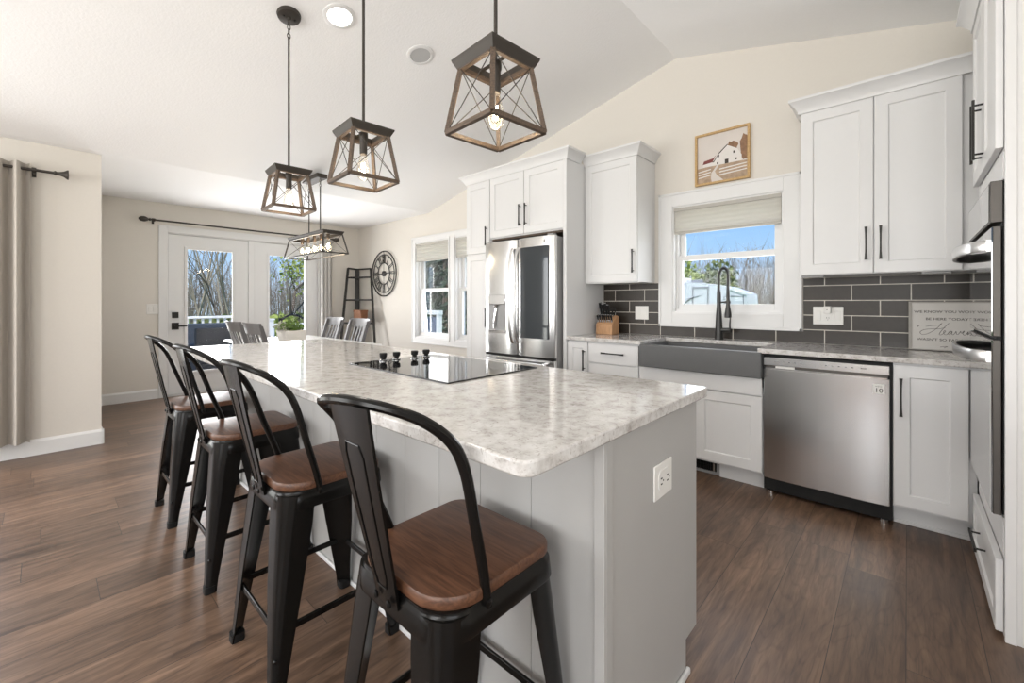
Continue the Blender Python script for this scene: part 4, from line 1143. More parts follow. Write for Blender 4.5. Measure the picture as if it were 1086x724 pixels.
# ------------------------------------------------------------------ things on the counter
t = thing('knife_block', 'oak knife block on the counter corner beside the refrigerator panel', 'knife block', (-2.03, 3.5, 0.914))
bm = bmesh.new(); poly = [(3.445, 0.914), (3.575, 0.914), (3.575, 1.075), (3.535, 1.085), (3.445, 1.005)]
prism(bm, poly, lambda y, z: (-2.112, y, z), lambda y, z: (-1.945, y, z)); obj('block', bm, 'oak', t, bevel=0.003)
def knife(base, length, label, scissors=False, big=False):
    k = thing('kitchen_knife' if not scissors else 'scissors', label, 'knife' if not scissors else 'scissors', base, 'knives in the block' if not scissors else None)
    d = Vector((0, -0.30, 1.0)).normalized(); b = Vector(base)
    w = 0.009 if not big else 0.012
    bm = bmesh.new(); bar(bm, b + d*0.0, b + d*0.022, w*1.4, w*1.1, (0, 1, 0.3)); obj('bolster', bm, 'chrome', k, bevel=0.001)
    if not scissors:
        bm = bmesh.new(); bar(bm, b + d*0.022, b + d*(0.022+length*0.5), w*1.5, w*1.1, (0, 1, 0.3)); bar(bm, b + d*(0.02+length*0.5), b + d*(0.022+length), w*1.8, w*1.25, (0, 1, 0.3))
        h = obj('handle', bm, 'darkplastic', k, bevel=0.003)
        bm = bmesh.new()
        for s in (0.3, 0.6, 0.85):
            p = b + d*(0.022+length*s); tube(bm, [p + Vector((-w, 0, 0)), p + Vector((w, 0, 0))], 0.002, 6)
        obj('handle_rivet', bm, 'chrome', h)
        bm = bmesh.new(); e = b + d*(0.022+length); bar(bm, e, e + d*0.004, w*1.8, w*1.25, (0, 1, 0.3)); obj('end_cap', bm, 'chrome', h)
    else:
        bm = bmesh.new()
        for s in (-1, 1):
            c = b + d*0.06 + Vector((s*0.016, 0, 0)); loop = [c + Vector((0.014*math.cos(a), 0, 0.026*math.sin(a))) for a in [2*PI*i/14 for i in range(14)]]
            tube(bm, loop, 0.004, 6, closed=True)
        obj('finger_loop', bm, 'darkplastic', k)
names = ('first', 'second', 'third', 'fourth', 'fifth', 'sixth', 'seventh')
for i in range(7):
    knife((-2.098 + i*0.0232, 3.466, 1.0245), 0.048, 'small black-handled steak knife, %s from left in the front row of the block' % names[i])
for i, (x, L) in enumerate(((-2.09, 0.115), (-2.062, 0.10), (-2.036, 0.11), (-2.012, 0.095))):
    knife((x, 3.516, 1.069), L, 'long black-handled kitchen knife, %s from left in the back row of the block' % names[i], big=True)
knife((-1.975, 3.52, 1.073), 0.1, 'black-handled scissors at the right of the oak knife block', scissors=True)

o = obj('switch_plate', box(-1.829, -1.702, YW-0.016, YW-0.010, 1.05, 1.171), 'plastic', bevel=0.003)
tag(o, 'white double switch plate on the tiles above the knife block', 'light switch')
for x in (-1.795, -1.737): obj('rocker', box(x-0.017, x+0.017, YW-0.020, YW-0.016, 1.078, 1.143), 'plastic', o, bevel=0.002, local=True)
o = obj('outlet_plate', box(-0.487, -0.317, YW-0.016, YW-0.010, 1.05, 1.173), 'plastic', bevel=0.003)
tag(o, 'white triple wall plate with outlet and switches on tiles above the dishwasher', 'outlet')
for x in (-0.458, -0.348): obj('rocker', box(x-0.017, x+0.017, YW-0.020, YW-0.016, 1.078, 1.143), 'plastic', o, bevel=0.002, local=True)
bm = bmesh.new(); bx(bm, -0.420, -0.386, YW-0.019, YW-0.016, 1.075, 1.146); rc = obj('receptacle', bm, 'plastic', o, local=True)
bm = bmesh.new()
for dx in (-0.007, 0.005): bx(bm, -0.403+dx, -0.4005+dx, YW-0.0195, YW-0.019, 1.092, 1.101)
tube(bm, [(-0.403, YW-0.019, 1.083), (-0.403, YW-0.0196, 1.083)], 0.0025, 8)
obj('slot', bm, 'darkplastic', rc, local=True)
t = thing('plug_adapter', 'small white square plug-in adapter in the wall plate outlet', 'adapter', (-0.403, YW-0.03, 1.15))
obj('housing', box(-0.426, -0.382, YW-0.050, YW-0.0195, 1.127, 1.176), 'plastic', t, bevel=0.005)
bm = bmesh.new(); tube(bm, [(-0.404, YW-0.050, 1.152), (-0.404, YW-0.0508, 1.152)], 0.003, 10); obj('indicator_dot', bm, 'ink', t)

# inspirational sign leaning on the backsplash
t = thing('lettered_sign', 'whitewashed lettered sign leaning on the tiles beside the ovens', 'sign', (0.18, 3.60, 0.914))
lean = Matrix.Rotation(math.radians(-6), 4, 'X')
TS = Matrix.Translation((0.0, 3.605, 0.9145)) @ lean @ frame((0, 0, 0), (1, 0, 0), (0, 0, 1), (0, -1, 0))
SX0, SX1, SH = 0.006, 0.346, 0.292
obj('canvas', xf(box(SX0+0.014, SX1-0.014, 0.004, SH-0.006, 0.0, 0.022), TS), 'canvas', t)
bm = bmesh.new(); ringb = ((SX0, SX0+0.014, 0, SH), (SX1-0.014, SX1, 0, SH)); 
for a, b, c, d in ringb: bx(bm, a, b, c, d, 0.0, 0.028)
bx(bm, SX0+0.014, SX1-0.014, SH-0.008, SH, 0, 0.028); bx(bm, SX0+0.014, SX1-0.014, 0, 0.006, 0, 0.028)
obj('sign_frame', xf(bm, TS), 'greywood', t)
for body, v, sz in (('WE KNOW YOU WOULD', 0.224, 0.0205), ('BE HERE TODAY', 0.181, 0.0205), ('WASN\'T SO FAR AWAY', 0.058, 0.0205)):
    bm = text_bm(body, sz, TS @ Matrix.Translation(((SX0+SX1)/2-0.005, v, 0.0222)), 0.0004, 'CENTER', xscale=1.18); obj('lettering', bm, 'ink', t, smooth=0)
bm = text_bm('IF', 0.015, TS @ Matrix.Translation((0.042, 0.138, 0.0222)), 0.0004, 'LEFT', xscale=1.15); obj('lettering', bm, 'ink', t, smooth=0)
strokes = [
 [(0.085, 0.142), (0.12, 0.148), (0.158, 0.152), (0.175, 0.163), (0.15, 0.135), (0.12, 0.112), (0.085, 0.095), (0.06, 0.094), (0.052, 0.108), (0.075, 0.122), (0.115, 0.128), (0.16, 0.130), (0.195, 0.138)],
 [(0.215, 0.165), (0.185, 0.135), (0.165, 0.108), (0.160, 0.096), (0.170, 0.094), (0.185, 0.104), (0.195, 0.116), (0.190, 0.120), (0.184, 0.112), (0.188, 0.098), (0.200, 0.096), (0.212, 0.106), (0.228, 0.117), (0.218, 0.117), (0.210, 0.106), (0.214, 0.097), (0.224, 0.104), (0.232, 0.117), (0.229, 0.102), (0.236, 0.097), (0.246, 0.108), (0.252, 0.117), (0.254, 0.102), (0.262, 0.100), (0.272, 0.112), (0.276, 0.118), (0.280, 0.108), (0.292, 0.114), (0.297, 0.120), (0.291, 0.119), (0.287, 0.106), (0.294, 0.097), (0.306, 0.102), (0.316, 0.117), (0.314, 0.099), (0.326, 0.115), (0.333, 0.114), (0.331, 0.100), (0.338, 0.096), (0.352, 0.104), (0.39, 0.128)],
 [(0.165, 0.022), (0.185, 0.026), (0.205, 0.026), (0.185, 0.018)],
]
bm = bmesh.new()
for s in strokes:
    pts = [Vector((SX0 + 0.012 + x*0.76, y, 0.0224)) for x, y in s]; tube(bm, catmull(pts, 5), 0.0011, 4)
obj('script_lettering', xf(bm, TS), 'ink', t)

# framed barn picture above the window
t = thing('framed_picture', 'small wood-framed picture of a white barn above the sink window', 'picture', (-1.088, YW, 2.157))
FX0, FX1, FZ0, FZ1 = -1.292, -0.884, 2.157, 2.573
bm = bmesh.new(); ring_bars(bm, FX0, FX1, FZ0, FZ1, YW-0.03, YW-0.002, 0.016); obj('picture_frame', bm, 'lightwood', t)
M['p_sky'] = mat('print_sky', (0.66, 0.61, 0.57), 0.8, var=0.08, scale=8)
M['p_white'] = mat('print_white', (0.74, 0.71, 0.68), 0.8, var=0.06, scale=20)
M['p_red'] = mat('print_red', (0.20, 0.055, 0.05), 0.8, var=0.2, scale=30)
M['p_brown'] = mat('print_brown', (0.26, 0.15, 0.09), 0.8, var=0.5, scale=40)
M['p_field'] = mat('print_field', (0.42, 0.31, 0.22), 0.8, var=0.5, scale=35)
M['p_dark'] = mat('print_dark', (0.05, 0.04, 0.035), 0.8, var=0.2, scale=20)
W_, H_ = FX1-FX0-0.03, FZ1-FZ0-0.03
def pic(poly, m, depth, name):
    bm = bmesh.new(); prism(bm, poly, lambda u, v: (FX0+0.015+u*W_, YW-0.012-depth, FZ0+0.015+v*H_), lambda u, v: (FX0+0.015+u*W_, YW-0.010, FZ0+0.015+v*H_)); return obj(name, bm, m, pr_, smooth=0)
pr_ = obj('print', box(FX0+0.014, FX1-0.014, YW-0.012, YW-0.004, FZ0+0.014, FZ1-0.014), 'p_sky', t)
def blob(u, v, ru, rv, n=18, j=0.25):
    return [(min(0.995, u+ru*math.cos(a)*(1+random.uniform(-j, j))), min(0.99, v+rv*math.sin(a)*(1+random.uniform(-j, j)))) for a in [2*PI*i/n for i in range(n)]]
pic(blob(0.70, 0.66, 0.12, 0.12), 'p_brown', 0.0003, 'painted_tree')
pic(blob(0.93, 0.60, 0.09, 0.24), 'p_brown', 0.0003, 'painted_tree')
pic([(0, 0), (1, 0), (1, 0.33), (0.5, 0.36), (0, 0.33)], 'p_field', 0.0006, 'painted_field')
pic([(0.33, 0.34), (0.88, 0.34), (0.88, 0.46), (0.80, 0.60), (0.61, 0.71), (0.44, 0.58), (0.33, 0.42)], 'p_white', 0.0009, 'painted_barn')
pic([(0.30, 0.42), (0.34, 0.44), (0.45, 0.60), (0.61, 0.735), (0.61, 0.71), (0.44, 0.56), (0.34, 0.41)], 'p_dark', 0.0012, 'painted_roof_edge')
pic([(0.12, 0.34), (0.33, 0.34), (0.33, 0.42), (0.12, 0.42)], 'p_white', 0.0009, 'painted_shed')
pic([(0.11, 0.40), (0.31, 0.42), (0.38, 0.55), (0.33, 0.50), (0.14, 0.47)], 'p_red', 0.0012, 'painted_shed_roof')
for u0, u1, v0, v1 in ((0.56, 0.63, 0.34, 0.43), (0.42, 0.45, 0.50, 0.55), (0.72, 0.75, 0.52, 0.57), (0.40, 0.43, 0.36, 0.40), (0.76, 0.79, 0.38, 0.42)): pic([(u0, v0), (u1, v0), (u1, v1), (u0, v1)], 'p_dark', 0.0012, 'painted_opening')
pic([(0.30, 0), (0.55, 0), (0.40, 0.14), (0.36, 0.22), (0.44, 0.33), (0.40, 0.34), (0.29, 0.20), (0.28, 0.10)], 'p_sky', 0.0009, 'painted_path')
for (ua, ub) in ((0.02, 0.28), (0.45, 0.98)):
    for v in (0.13, 0.19, 0.25): pic([(ua, v-0.012), (ub, v+0.02), (ub, v+0.040), (ua, v+0.012)], 'p_white', 0.0012, 'painted_fence')

# ------------------------------------------------------------------ curtains and rods
def curtain(name, label, x, y0, y1, z0, z1, amp, folds, m='linen'):
    bm = bmesh.new(); n = folds*12; top = []; rings = []
    front = []; back = []
    for i in range(n+1):
        s = i/n; y = y0+(y1-y0)*s; d = amp*math.sin(2*PI*folds*s)
        front.append((x+d, y)); back.append((x+d-0.004, y))
    poly = front + back[::-1]
    zs = [z0, z0+0.05, (z0+z1)/2, z1]
    loft(bm, [[(px + 0.0*(z1-z), y, z) for px, y in poly] for z in zs])
    o = obj(name, bm, m, smooth=60); tag(o, label, 'curtain', 'linen curtains'); return o
def rod(name, label, x, y0, y1, z, wallx, fin_lo, fin_hi):
    t = thing(name, label, 'curtain rod', (x, (y0+y1)/2, z), 'dark curtain rods')
    bm = bmesh.new(); tube(bm, [(x, y0, z), (x, y1, z)], 0.011, 12); obj('pole', bm, 'bronze', t)
    def fin(y, s, kind):
        bm = bmesh.new(); R = Matrix.Rotation(-s*PI/2, 3, 'X')
        if kind == 'egg': pr = [(0.011, 0), (0.018, 0.004), (0.018, 0.012), (0.010, 0.018), (0.020, 0.03), (0.031, 0.05), (0.034, 0.07), (0.028, 0.095), (0.014, 0.112), (0.002, 0.117)]
        else: pr = [(0.011, 0), (0.017, 0.003), (0.017, 0.012), (0.012, 0.016), (0.014, 0.03), (0.022, 0.055), (0.038, 0.075), (0.038, 0.082), (0.002, 0.084)]
        lathe(bm, pr, (x, y, z), 20, R); obj('finial', bm, 'bronze', t)
    if fin_lo: fin(y0, -1, fin_lo)
    if fin_hi: fin(y1, 1, fin_hi)
    return t
def bracket(t, x, y, z, wallx):
    bm = bmesh.new(); tube(bm, [(wallx, y, z-0.012), (x, y, z-0.016)], 0.007, 8); lathe(bm, [(0.018, -0.012), (0.018, 0.012)], (x, y, z), 14, Matrix.Rotation(PI/2, 3, 'X')); bx(bm, wallx, wallx+0.005, y-0.012, y+0.012, z-0.04, z+0.03)
    obj('bracket', bm, 'bronze', t)
r1 = rod('curtain_rod', 'dark rod with flared finial over the linen curtain at left edge', -4.98, -2.8, 0.06, 2.228, XS, None, 'flare')
bracket(r1, -4.98, -0.045, 2.228, XS); bracket(r1, -4.98, -2.6, 2.228, XS)
curtain('curtain', 'beige linen curtain hanging on the partition wall at left edge', -4.98, -0.42, -0.066, 0.125, 2.275, 0.045, 4)
r2 = rod('curtain_rod', 'long dark rod with egg-shaped finials above the patio doors', -6.855, 0.90, 3.17, 2.225, XD, 'egg', 'egg')
bracket(r2, -6.855, 0.93, 2.225, XD); bracket(r2, -6.855, 2.96, 2.225, XD)
curtain('curtain', 'beige linen curtain hanging right of the patio doors', -6.855, 2.985, 3.16, 0.02, 2.26, 0.040, 3, 'linenpale')

# narrow hanging seen edge-on behind the partition corner
t = thing('wall_hanging', 'narrow dark wall hanging just behind the partition corner', 'wall decor', (-5.9, 0.37, 1.5))
bm = bmesh.new(); tube(bm, catmull([(-5.75, 0.362, 2.02), (-5.78, 0.366, 1.9), (-5.8, 0.368, 1.7), (-5.82, 0.366, 1.5), (-5.85, 0.362, 1.36)], 5), 0.006, 8); obj('curved_arm', bm, 'black', t)
bm = bmesh.new()
for z in (2.02, 1.97, 1.92): lathe(bm, [(0.009, -0.010), (0.012, 0), (0.009, 0.010)], (-5.76, 0.368, z), 10)
obj('bead', bm, 'black', t)
bm = bmesh.new(); bx(bm, -5.86, -5.74, 0.341, 0.358, 1.34, 2.04); obj('backplate', bm, 'black', t)

# ------------------------------------------------------------------ wall clock
t = thing('wall_clock', 'large round open black metal clock with Roman numerals', 'clock', (-6.10, YW, 1.66))
kx, ky, kz = -6.10, YW-0.022, 1.66
def ring_y(bm, r, rad): tube(bm, [(kx+r*math.cos(a), ky, kz+r*math.sin(a)) for a in [2*PI*i/48 for i in range(48)]], rad, 6, closed=True)
for r, w in ((0.355, 0.010), (0.300, 0.008), (0.170, 0.009)):
    bm = bmesh.new(); ring_y(bm, r, w); obj('ring', bm, 'black', t)
numerals = ['XII', 'I', 'II', 'III', 'IV', 'V', 'VI', 'VII', 'VIII', 'IX', 'X', 'XI']
for h, nm in enumerate(numerals):
    a = PI/2 - h*PI/6
    rad = Vector((math.cos(a), 0, math.sin(a))); tan = Vector((math.sin(a), 0, -math.cos(a)))
    widths = {'I': 0.026, 'V': 0.05, 'X': 0.05}; tot = sum(widths[c] for c in nm); off = -tot/2; bm = bmesh.new()
    def P_(s, r): return Vector((kx, ky, kz)) + rad*r + tan*s
    for c in nm:
        m_ = off + widths[c]/2; hw = 0.018
        if c == 'I': bar(bm, P_(m_, 0.175), P_(m_, 0.295), 0.009, 0.006, (0, 1, 0))
        elif c == 'V': bar(bm, P_(m_-hw, 0.295), P_(m_, 0.175), 0.010, 0.006, (0, 1, 0)); bar(bm, P_(m_+hw, 0.295), P_(m_, 0.175), 0.006, 0.006, (0, 1, 0))
        else: bar(bm, P_(m_-hw, 0.295), P_(m_+hw, 0.175), 0.010, 0.006, (0, 1, 0)); bar(bm, P_(m_+hw, 0.295), P_(m_-hw, 0.175), 0.006, 0.006, (0, 1, 0))
        off += widths[c]
    obj('numeral', bm, 'black', t)
bm = bmesh.new()
for a in (0, PI/2, PI, 1.5*PI): tube(bm, [(kx, ky, kz), (kx+0.355*math.cos(a), ky, kz+0.355*math.sin(a))], 0.004, 6)
obj('spoke', bm, 'black', t)
bm = bmesh.new(); lathe(bm, [(0.045, -0.018), (0.045, 0.01), (0.03, 0.016)], (kx, ky, kz), 24, Matrix.Rotation(PI/2, 3, 'X')); obj('hub', bm, 'black', t)
bm = bmesh.new(); bar(bm, (kx, ky-0.018, kz), (kx-0.15, ky-0.018, kz-0.012), 0.014, 0.004, (0, 1, 0)); obj('hour_hand', bm, 'black', t)
bm = bmesh.new(); bar(bm, (kx, ky-0.022, kz), (kx+0.27, ky-0.022, kz+0.01), 0.010, 0.004, (0, 1, 0)); obj('minute_hand', bm, 'black', t)

# ------------------------------------------------------------------ corner ladder shelf
t = thing('corner_shelf', 'dark metal corner ladder shelf standing beside the wall clock', 'shelf', (-6.7, 3.4, 0))
LT, LB = Vector((-6.86, 3.44, 1.775)), Vector((-6.62, 3.14, 0)); RT, RB = Vector((-6.44, 3.615, 1.755)), Vector((-5.98, 3.46, 0)); CT, CB = Vector((-6.885, 3.615, 1.765)), Vector((-6.885, 3.615, 0))
for p, q in ((LT, LB), (RT, RB)): bm = bmesh.new(); bar(bm, p, q, 0.032, 0.032, (1, 1, 0)); obj('leg', bm, 'black', t)
bm = bmesh.new(); bar(bm, CT, CB, 0.03, 0.06, (1, 1, 0)); obj('leg', bm, 'black', t)
bm = bmesh.new(); bar(bm, LT, CT, 0.02, 0.025); bar(bm, CT, RT, 0.02, 0.025); obj('top_rail', bm, 'black', t)
for zs in (1.615, 1.245, 0.875, 0.42):
    l = LB.lerp(LT, zs/1.775); r = RB.lerp(RT, zs/1.755); c = Vector((-6.87, 3.60, zs))
    bm = bmesh.new(); poly = [(l.x, l.y), (r.x, r.y), (c.x, c.y)]
    loft(bm, [[(x, y, zs-0.010) for x, y in poly], [(x, y, zs+0.006) for x, y in poly]])
    bar(bm, (l.x, l.y, zs), (r.x, r.y, zs), 0.014, 0.026)
    obj('shelf_board', bm, 'black', t, smooth=0)
t = thing('basket', 'small brown box basket on the middle tier of the corner shelf', 'basket', (-6.47, 3.46, 0.889))
bm = bmesh.new(); poly = rrect(-6.60, -6.36, 3.40, 3.52, [0.012]*4, 3); loft(bm, [[(x, y, z) for x, y in poly] for z in (0.889, 1.055)]); obj('body', bm, 'basket', t)
bm = bmesh.new(); poly = rrect(-6.607, -6.353, 3.393, 3.527, [0.014]*4, 3); loft(bm, [[(x, y, z) for x, y in poly] for z in (1.055, 1.085)]); obj('lid', bm, 'basket', t)

# ------------------------------------------------------------------ dining table, chairs, planter
TX0, TX1, TY0, TY1 = -6.02, -4.10, 1.46, 2.45
t = thing('dining_table', 'white-topped rectangular dining table beyond the island', 'table', ((TX0+TX1)/2, (TY0+TY1)/2, 0))
bm = bmesh.new(); poly = rrect(TX0, TX1, TY0, TY1, [0.03]*4); loft(bm, [[(x, y, z) for x, y in poly] for z in (0.738, 0.76)]); obj('tabletop', bm, 'tabletop', t, bevel=0.003)
bm = bmesh.new(); bx(bm, TX0+0.08, TX1-0.08, TY0+0.08, TY1-0.08, 0.64, 0.738); obj('apron', bm, 'chairgrey', t)
for x in (TX0+0.12, TX1-0.12):
    for y in (TY0+0.12, TY1-0.12):
        bm = bmesh.new(); loft(bm, [[(x+a*s, y+b*s, z) for a, b in ((-1, -1), (1, -1), (1, 1), (-1, 1))] for z, s in ((0, 0.025), (0.64, 0.04))]); obj('leg', bm, 'chairgrey', t)

def make_chair(label):
    t = thing('dining_chair', label, 'chair', (0, 0, 0), 'chairs around the dining table')
    bm = bmesh.new(); poly = rrect(-0.22, 0.22, -0.20, 0.22, [0.03, 0.03, 0.05, 0.05]); loft(bm, [[(x, y, z) for x, y in poly] for z in (0.435, 0.465)]); obj('seat', bm, 'chairgrey', t, bevel=0.006)
    for sx in (-1, 1):
        bm = bmesh.new(); loft(bm, [[(sx*0.19+a*s, 0.18+b*s, z) for a, b in ((-1, -1), (1, -1), (1, 1), (-1, 1))] for z, s in ((0, 0.015), (0.435, 0.022))]); obj('leg', bm, 'chairgrey', t)
        bm = bmesh.new(); rings = [[(sx*cx_+a*s, y+b*s*1.2, z) for a, b in ((-1, -1), (1, -1), (1, 1), (-1, 1))] for z, y, cx_, s in ((0, -0.22, 0.19, 0.016), (0.45, -0.185, 0.195, 0.020), (0.75, -0.26, 0.20, 0.018), (0.985, -0.33, 0.205, 0.016))]
        loft(bm, rings); obj('leg', bm, 'chairgrey', t)
    bm = bmesh.new(); rings = []
    for i in range(9):
        s = -1+2*i/8; d = 0.035*(1-s*s)
        rings.append([(s*0.232, -0.315-d-0.012, 0.905), (s*0.232, -0.315-d+0.010, 0.905), (s*0.240, -0.342-d+0.010, 1.01), (s*0.240, -0.342-d-0.012, 1.01)])
    loft(bm, rings); obj('top_rail', bm, 'chairgrey', t)
    for k in range(4):
        x = -0.108 + 0.072*k; d = 0.03*(1-(x/0.2)**2)
        bm = bmesh.new(); bar(bm, (x, -0.185, 0.46), (x, -0.315-d, 0.92), 0.034, 0.010, (0, 1, 0)); obj('slat', bm, 'chairgrey', t)
    for y, z in ((-0.205, 0.25), (0.18, 0.25)): bm = bmesh.new(); bar(bm, (-0.19, y, z), (0.19, y, z), 0.018, 0.03); obj('stretcher', bm, 'chairgrey', t)
    return t
ch = make_chair('grey slat-back chair on the near side of the table, left one')
ch.location = (-5.16, 1.68, 0)
dup(ch, (-4.58, 1.68, 0), 'grey slat-back chair on the near side of the table, right one')
dup(ch, (-5.55, 2.27, 0), 'grey slat-back chair on the far side, left one before the curtain', PI)
dup(ch, (-4.90, 2.27, 0), 'grey slat-back chair on the far side, right one before the corner shelf', PI)

t = thing('planter', 'whitewashed planter of green plants on the dining table', 'planter', (-5.25, 1.95, 0.76))
bm = bmesh.new(); 
for (z, a, b) in ((0,0,0),): pass
outer = [rrect(-5.25-s, -5.25+s, 1.95-s*0.8, 1.95+s*0.8, [0.03]*4, 4) for s in (0.135, 0.155)]
loft(bm, [[(x, y, 0.76) for x, y in outer[0]], [(x, y, 0.885) for x, y in outer[1]]]); obj('pot', bm, 'planter', t)
def leaf_cloud(n, c, r, size, flat=1.0, seed=1, shell=False):
    rnd = random.Random(seed); bm = bmesh.new()
    for i in range(n):
        while True:
            p = Vector((rnd.uniform(-1, 1), rnd.uniform(-1, 1), rnd.uniform(-1, 1)))
            if p.length <= 1 and (not shell or p.length > 0.5): break
        p = Vector((p.x*r[0], p.y*r[1], p.z*r[2])) + Vector(c)
        u = Vector((rnd.gauss(0, 1), rnd.gauss(0, 1), rnd.gauss(0, 1)*flat)).normalized(); v = u.orthogonal().normalized()
        q = Matrix.Rotation(rnd.uniform(0, 2*PI), 3, u); v = q @ v
        s = size*rnd.uniform(0.6, 1.3); w = u.cross(v)
        vs = [bm.verts.new(p + v*s*a + w*s*b*0.5) for a, b in ((-1, 0), (0, -1), (1, 0), (0, 1))]
        bm.faces.new(vs)
    return bm
obj('foliage', leaf_cloud(500, (-5.25, 1.95, 0.92), (0.16, 0.12, 0.07), 0.020, seed=3), 'leaf', t, smooth=0)
obj('pale_foliage', leaf_cloud(120, (-5.30, 1.86, 0.92), (0.17, 0.07, 0.07), 0.018, seed=4), 'leafpale', t, smooth=0)['label'] = 'pale grey-green sprigs'

# ------------------------------------------------------------------ outdoors
GZ = -0.75
o = struct('ground', box(-80, 60, -60, 90, GZ-0.3, GZ), 'lawn')
bm = bmesh.new(); bx(bm, -5.0, 8.0, -14.0, -4.02, -0.2, -0.1); o = struct('patio', bm, 'bounce_slab')  # unseen pale slab, added to bounce sunlight up into the room
bm = bmesh.new()
for i in range(20): bx(bm, XD-0.17-0.15*(i+1)+0.006, XD-0.17-0.15*i, -1.5, 6.5, -0.09, -0.06)
bx(bm, XD-0.17-3.0, XD-0.17, -1.5, 6.5, -0.2, -0.1)
struct('deck', bm, 'deck')
def railing(name, label, x, y0, y1, ztop, zb, post=True):
    t = thing(name, label, 'railing', (x, (y0+y1)/2, zb), 'white deck railings')
    obj('top_rail', box(x-0.045, x+0.045, y0, y1, ztop-0.045, ztop), 'rail', t, bevel=0.006)
    obj('bottom_rail', box(x-0.025, x+0.025, y0, y1, zb+0.08, zb+0.13), 'rail', t)
    n = int((y1-y0)/0.115)
    for i in range(n):
        y = y0+0.06+i*(y1-y0-0.12)/(n-1)
        obj('baluster', box(x-0.018, x+0.018, y-0.018, y+0.018, zb+0.13, ztop-0.045), 'rail', t, smooth=0)
    for y in (y0, y1):
        bm = bmesh.new(); bx(bm, x-0.05, x+0.05, y-0.05, y+0.05, zb, ztop+0.08); bx(bm, x-0.065, x+0.065, y-0.065, y+0.065, ztop+0.08, ztop+0.11); obj('post', bm, 'rail', t)
railing('deck_railing', 'white deck railing behind the dark wicker sofa', -9.75, 0.9, 3.05, 0.95, -0.06)
railing('deck_railing', 'white railing seen through the right patio door', -9.75, 3.2, 5.6, 0.76, -0.06)
# wicker seating
def sofa(label, x0, x1, y0, y1, back, h, cush):
    t = thing('wicker_sofa', label, 'outdoor sofa', ((x0+x1)/2, (y0+y1)/2, -0.06), 'dark wicker deck seating')
    obj('base', box(x0, x1, y0, y1, -0.02, 0.30), 'wicker', t, bevel=0.02)
    if back == 'w': bm = box(x0, x0+0.14, y0, y1, 0.30, h)
    else: bm = box(x1-0.12, x1, y0, y1, 0.30, h)
    obj('backrest', bm, 'wicker', t, bevel=0.02)
    for ya, yb in ((y0, y0+0.14), (y1-0.14, y1)): obj('arm', box(x0+0.145, x1-0.125, ya, yb, 0.30, min(h-0.06, 0.58)), 'wicker', t, bevel=0.02)
    obj('cushion', box(x0+0.15, x1-0.125, y0+0.15, y1-0.15, 0.30, 0.43), 'cushion', t, bevel=0.03)
    if cush: obj('back_cushion', box(x0+0.15, x0+0.28, y0+0.16, y1-0.16, 0.435, h+0.01), 'cushion', t, bevel=0.03)
    for xx in (x0+0.06, x1-0.06):
        for yy in (y0+0.06, y1-0.06): obj('foot', box(xx-0.03, xx+0.03, yy-0.03, yy+0.03, -0.06, -0.02), 'darkplastic', t)
sofa('dark wicker sofa along the white railing outside the left patio door', -9.6, -8.85, 1.2, 2.95, 'w', 0.82, True)
sofa('dark wicker armchair turned away from the left patio door', -8.25, -7.6, 1.50, 2.15, 'e', 0.83, False)
t = thing('patio_table', 'low white-topped patio table between the wicker seats', 'table', (-8.55, 1.2, -0.06))
obj('table_top', box(-8.75, -8.3, 1.02, 1.42, 0.60, 0.64), 'rail', t, bevel=0.005)
for xx in (-8.70, -8.35):
    for yy in (1.07, 1.37): obj('leg', box(xx-0.02, xx+0.02, yy-0.02, yy+0.02, -0.06, 0.60), 'wicker', t)
# arched metal chair
t = thing('patio_chair', 'black metal patio chair with arched back outside the right door', 'chair', (-8.1, 3.15, -0.06))
for y in (2.93, 3.37):
    bm = bmesh.new(); bar(bm, (-8.35, y, -0.06), (-8.42, y, 0.92), 0.05, 0.04, (1, 0, 0)); obj('leg', bm, 'black', t)
    bm = bmesh.new(); bar(bm, (-7.9, y, -0.06), (-7.9, y, 0.40), 0.04, 0.04, (1, 0, 0)); obj('leg', bm, 'black', t)
bm = bmesh.new(); tube(bm, catmull([(-8.42, 2.93, 0.86), (-8.42, 3.0, 0.93), (-8.42, 3.15, 0.985), (-8.42, 3.30, 0.93), (-8.42, 3.37, 0.86)], 5), 0.018, 8); tube(bm, [(-8.4, 2.93, 0.78), (-8.4, 3.37, 0.78)], 0.012, 6); obj('arched_rail', bm, 'black', t)
bm = bmesh.new()
for i in range(6):
    y = 2.96+0.076*i; tube(bm, [(-8.38, y, 0.42), (-8.41, y+0.03*math.sin(i*2), 0.78)], 0.007, 6)
obj('scrollwork', bm, 'black', t)
obj('seat', box(-8.40, -7.88, 2.91, 3.39, 0.38, 0.42), 'black', t, bevel=0.01)

# white rail and post outside the dining window
t = thing('garden_rail', 'white rail and post on the lawn outside the dining window', 'railing', (-10.6, 8.1, GZ))
obj('post', box(-9.98, -9.86, 7.65, 7.77, GZ, 0.98), 'rail', t); obj('post', box(-11.0, -10.88, 7.65, 7.77, GZ, 0.98), 'rail', t)
obj('top_rail', box(-11.0, -9.84, 7.64, 7.78, 0.86, 0.98), 'rail', t); obj('shadow_panel', box(-10.88, -9.98, 7.70, 7.72, -0.2, 0.80), 'rvdark', t)  # dark blue sheet paints in the shadow beneath the rail

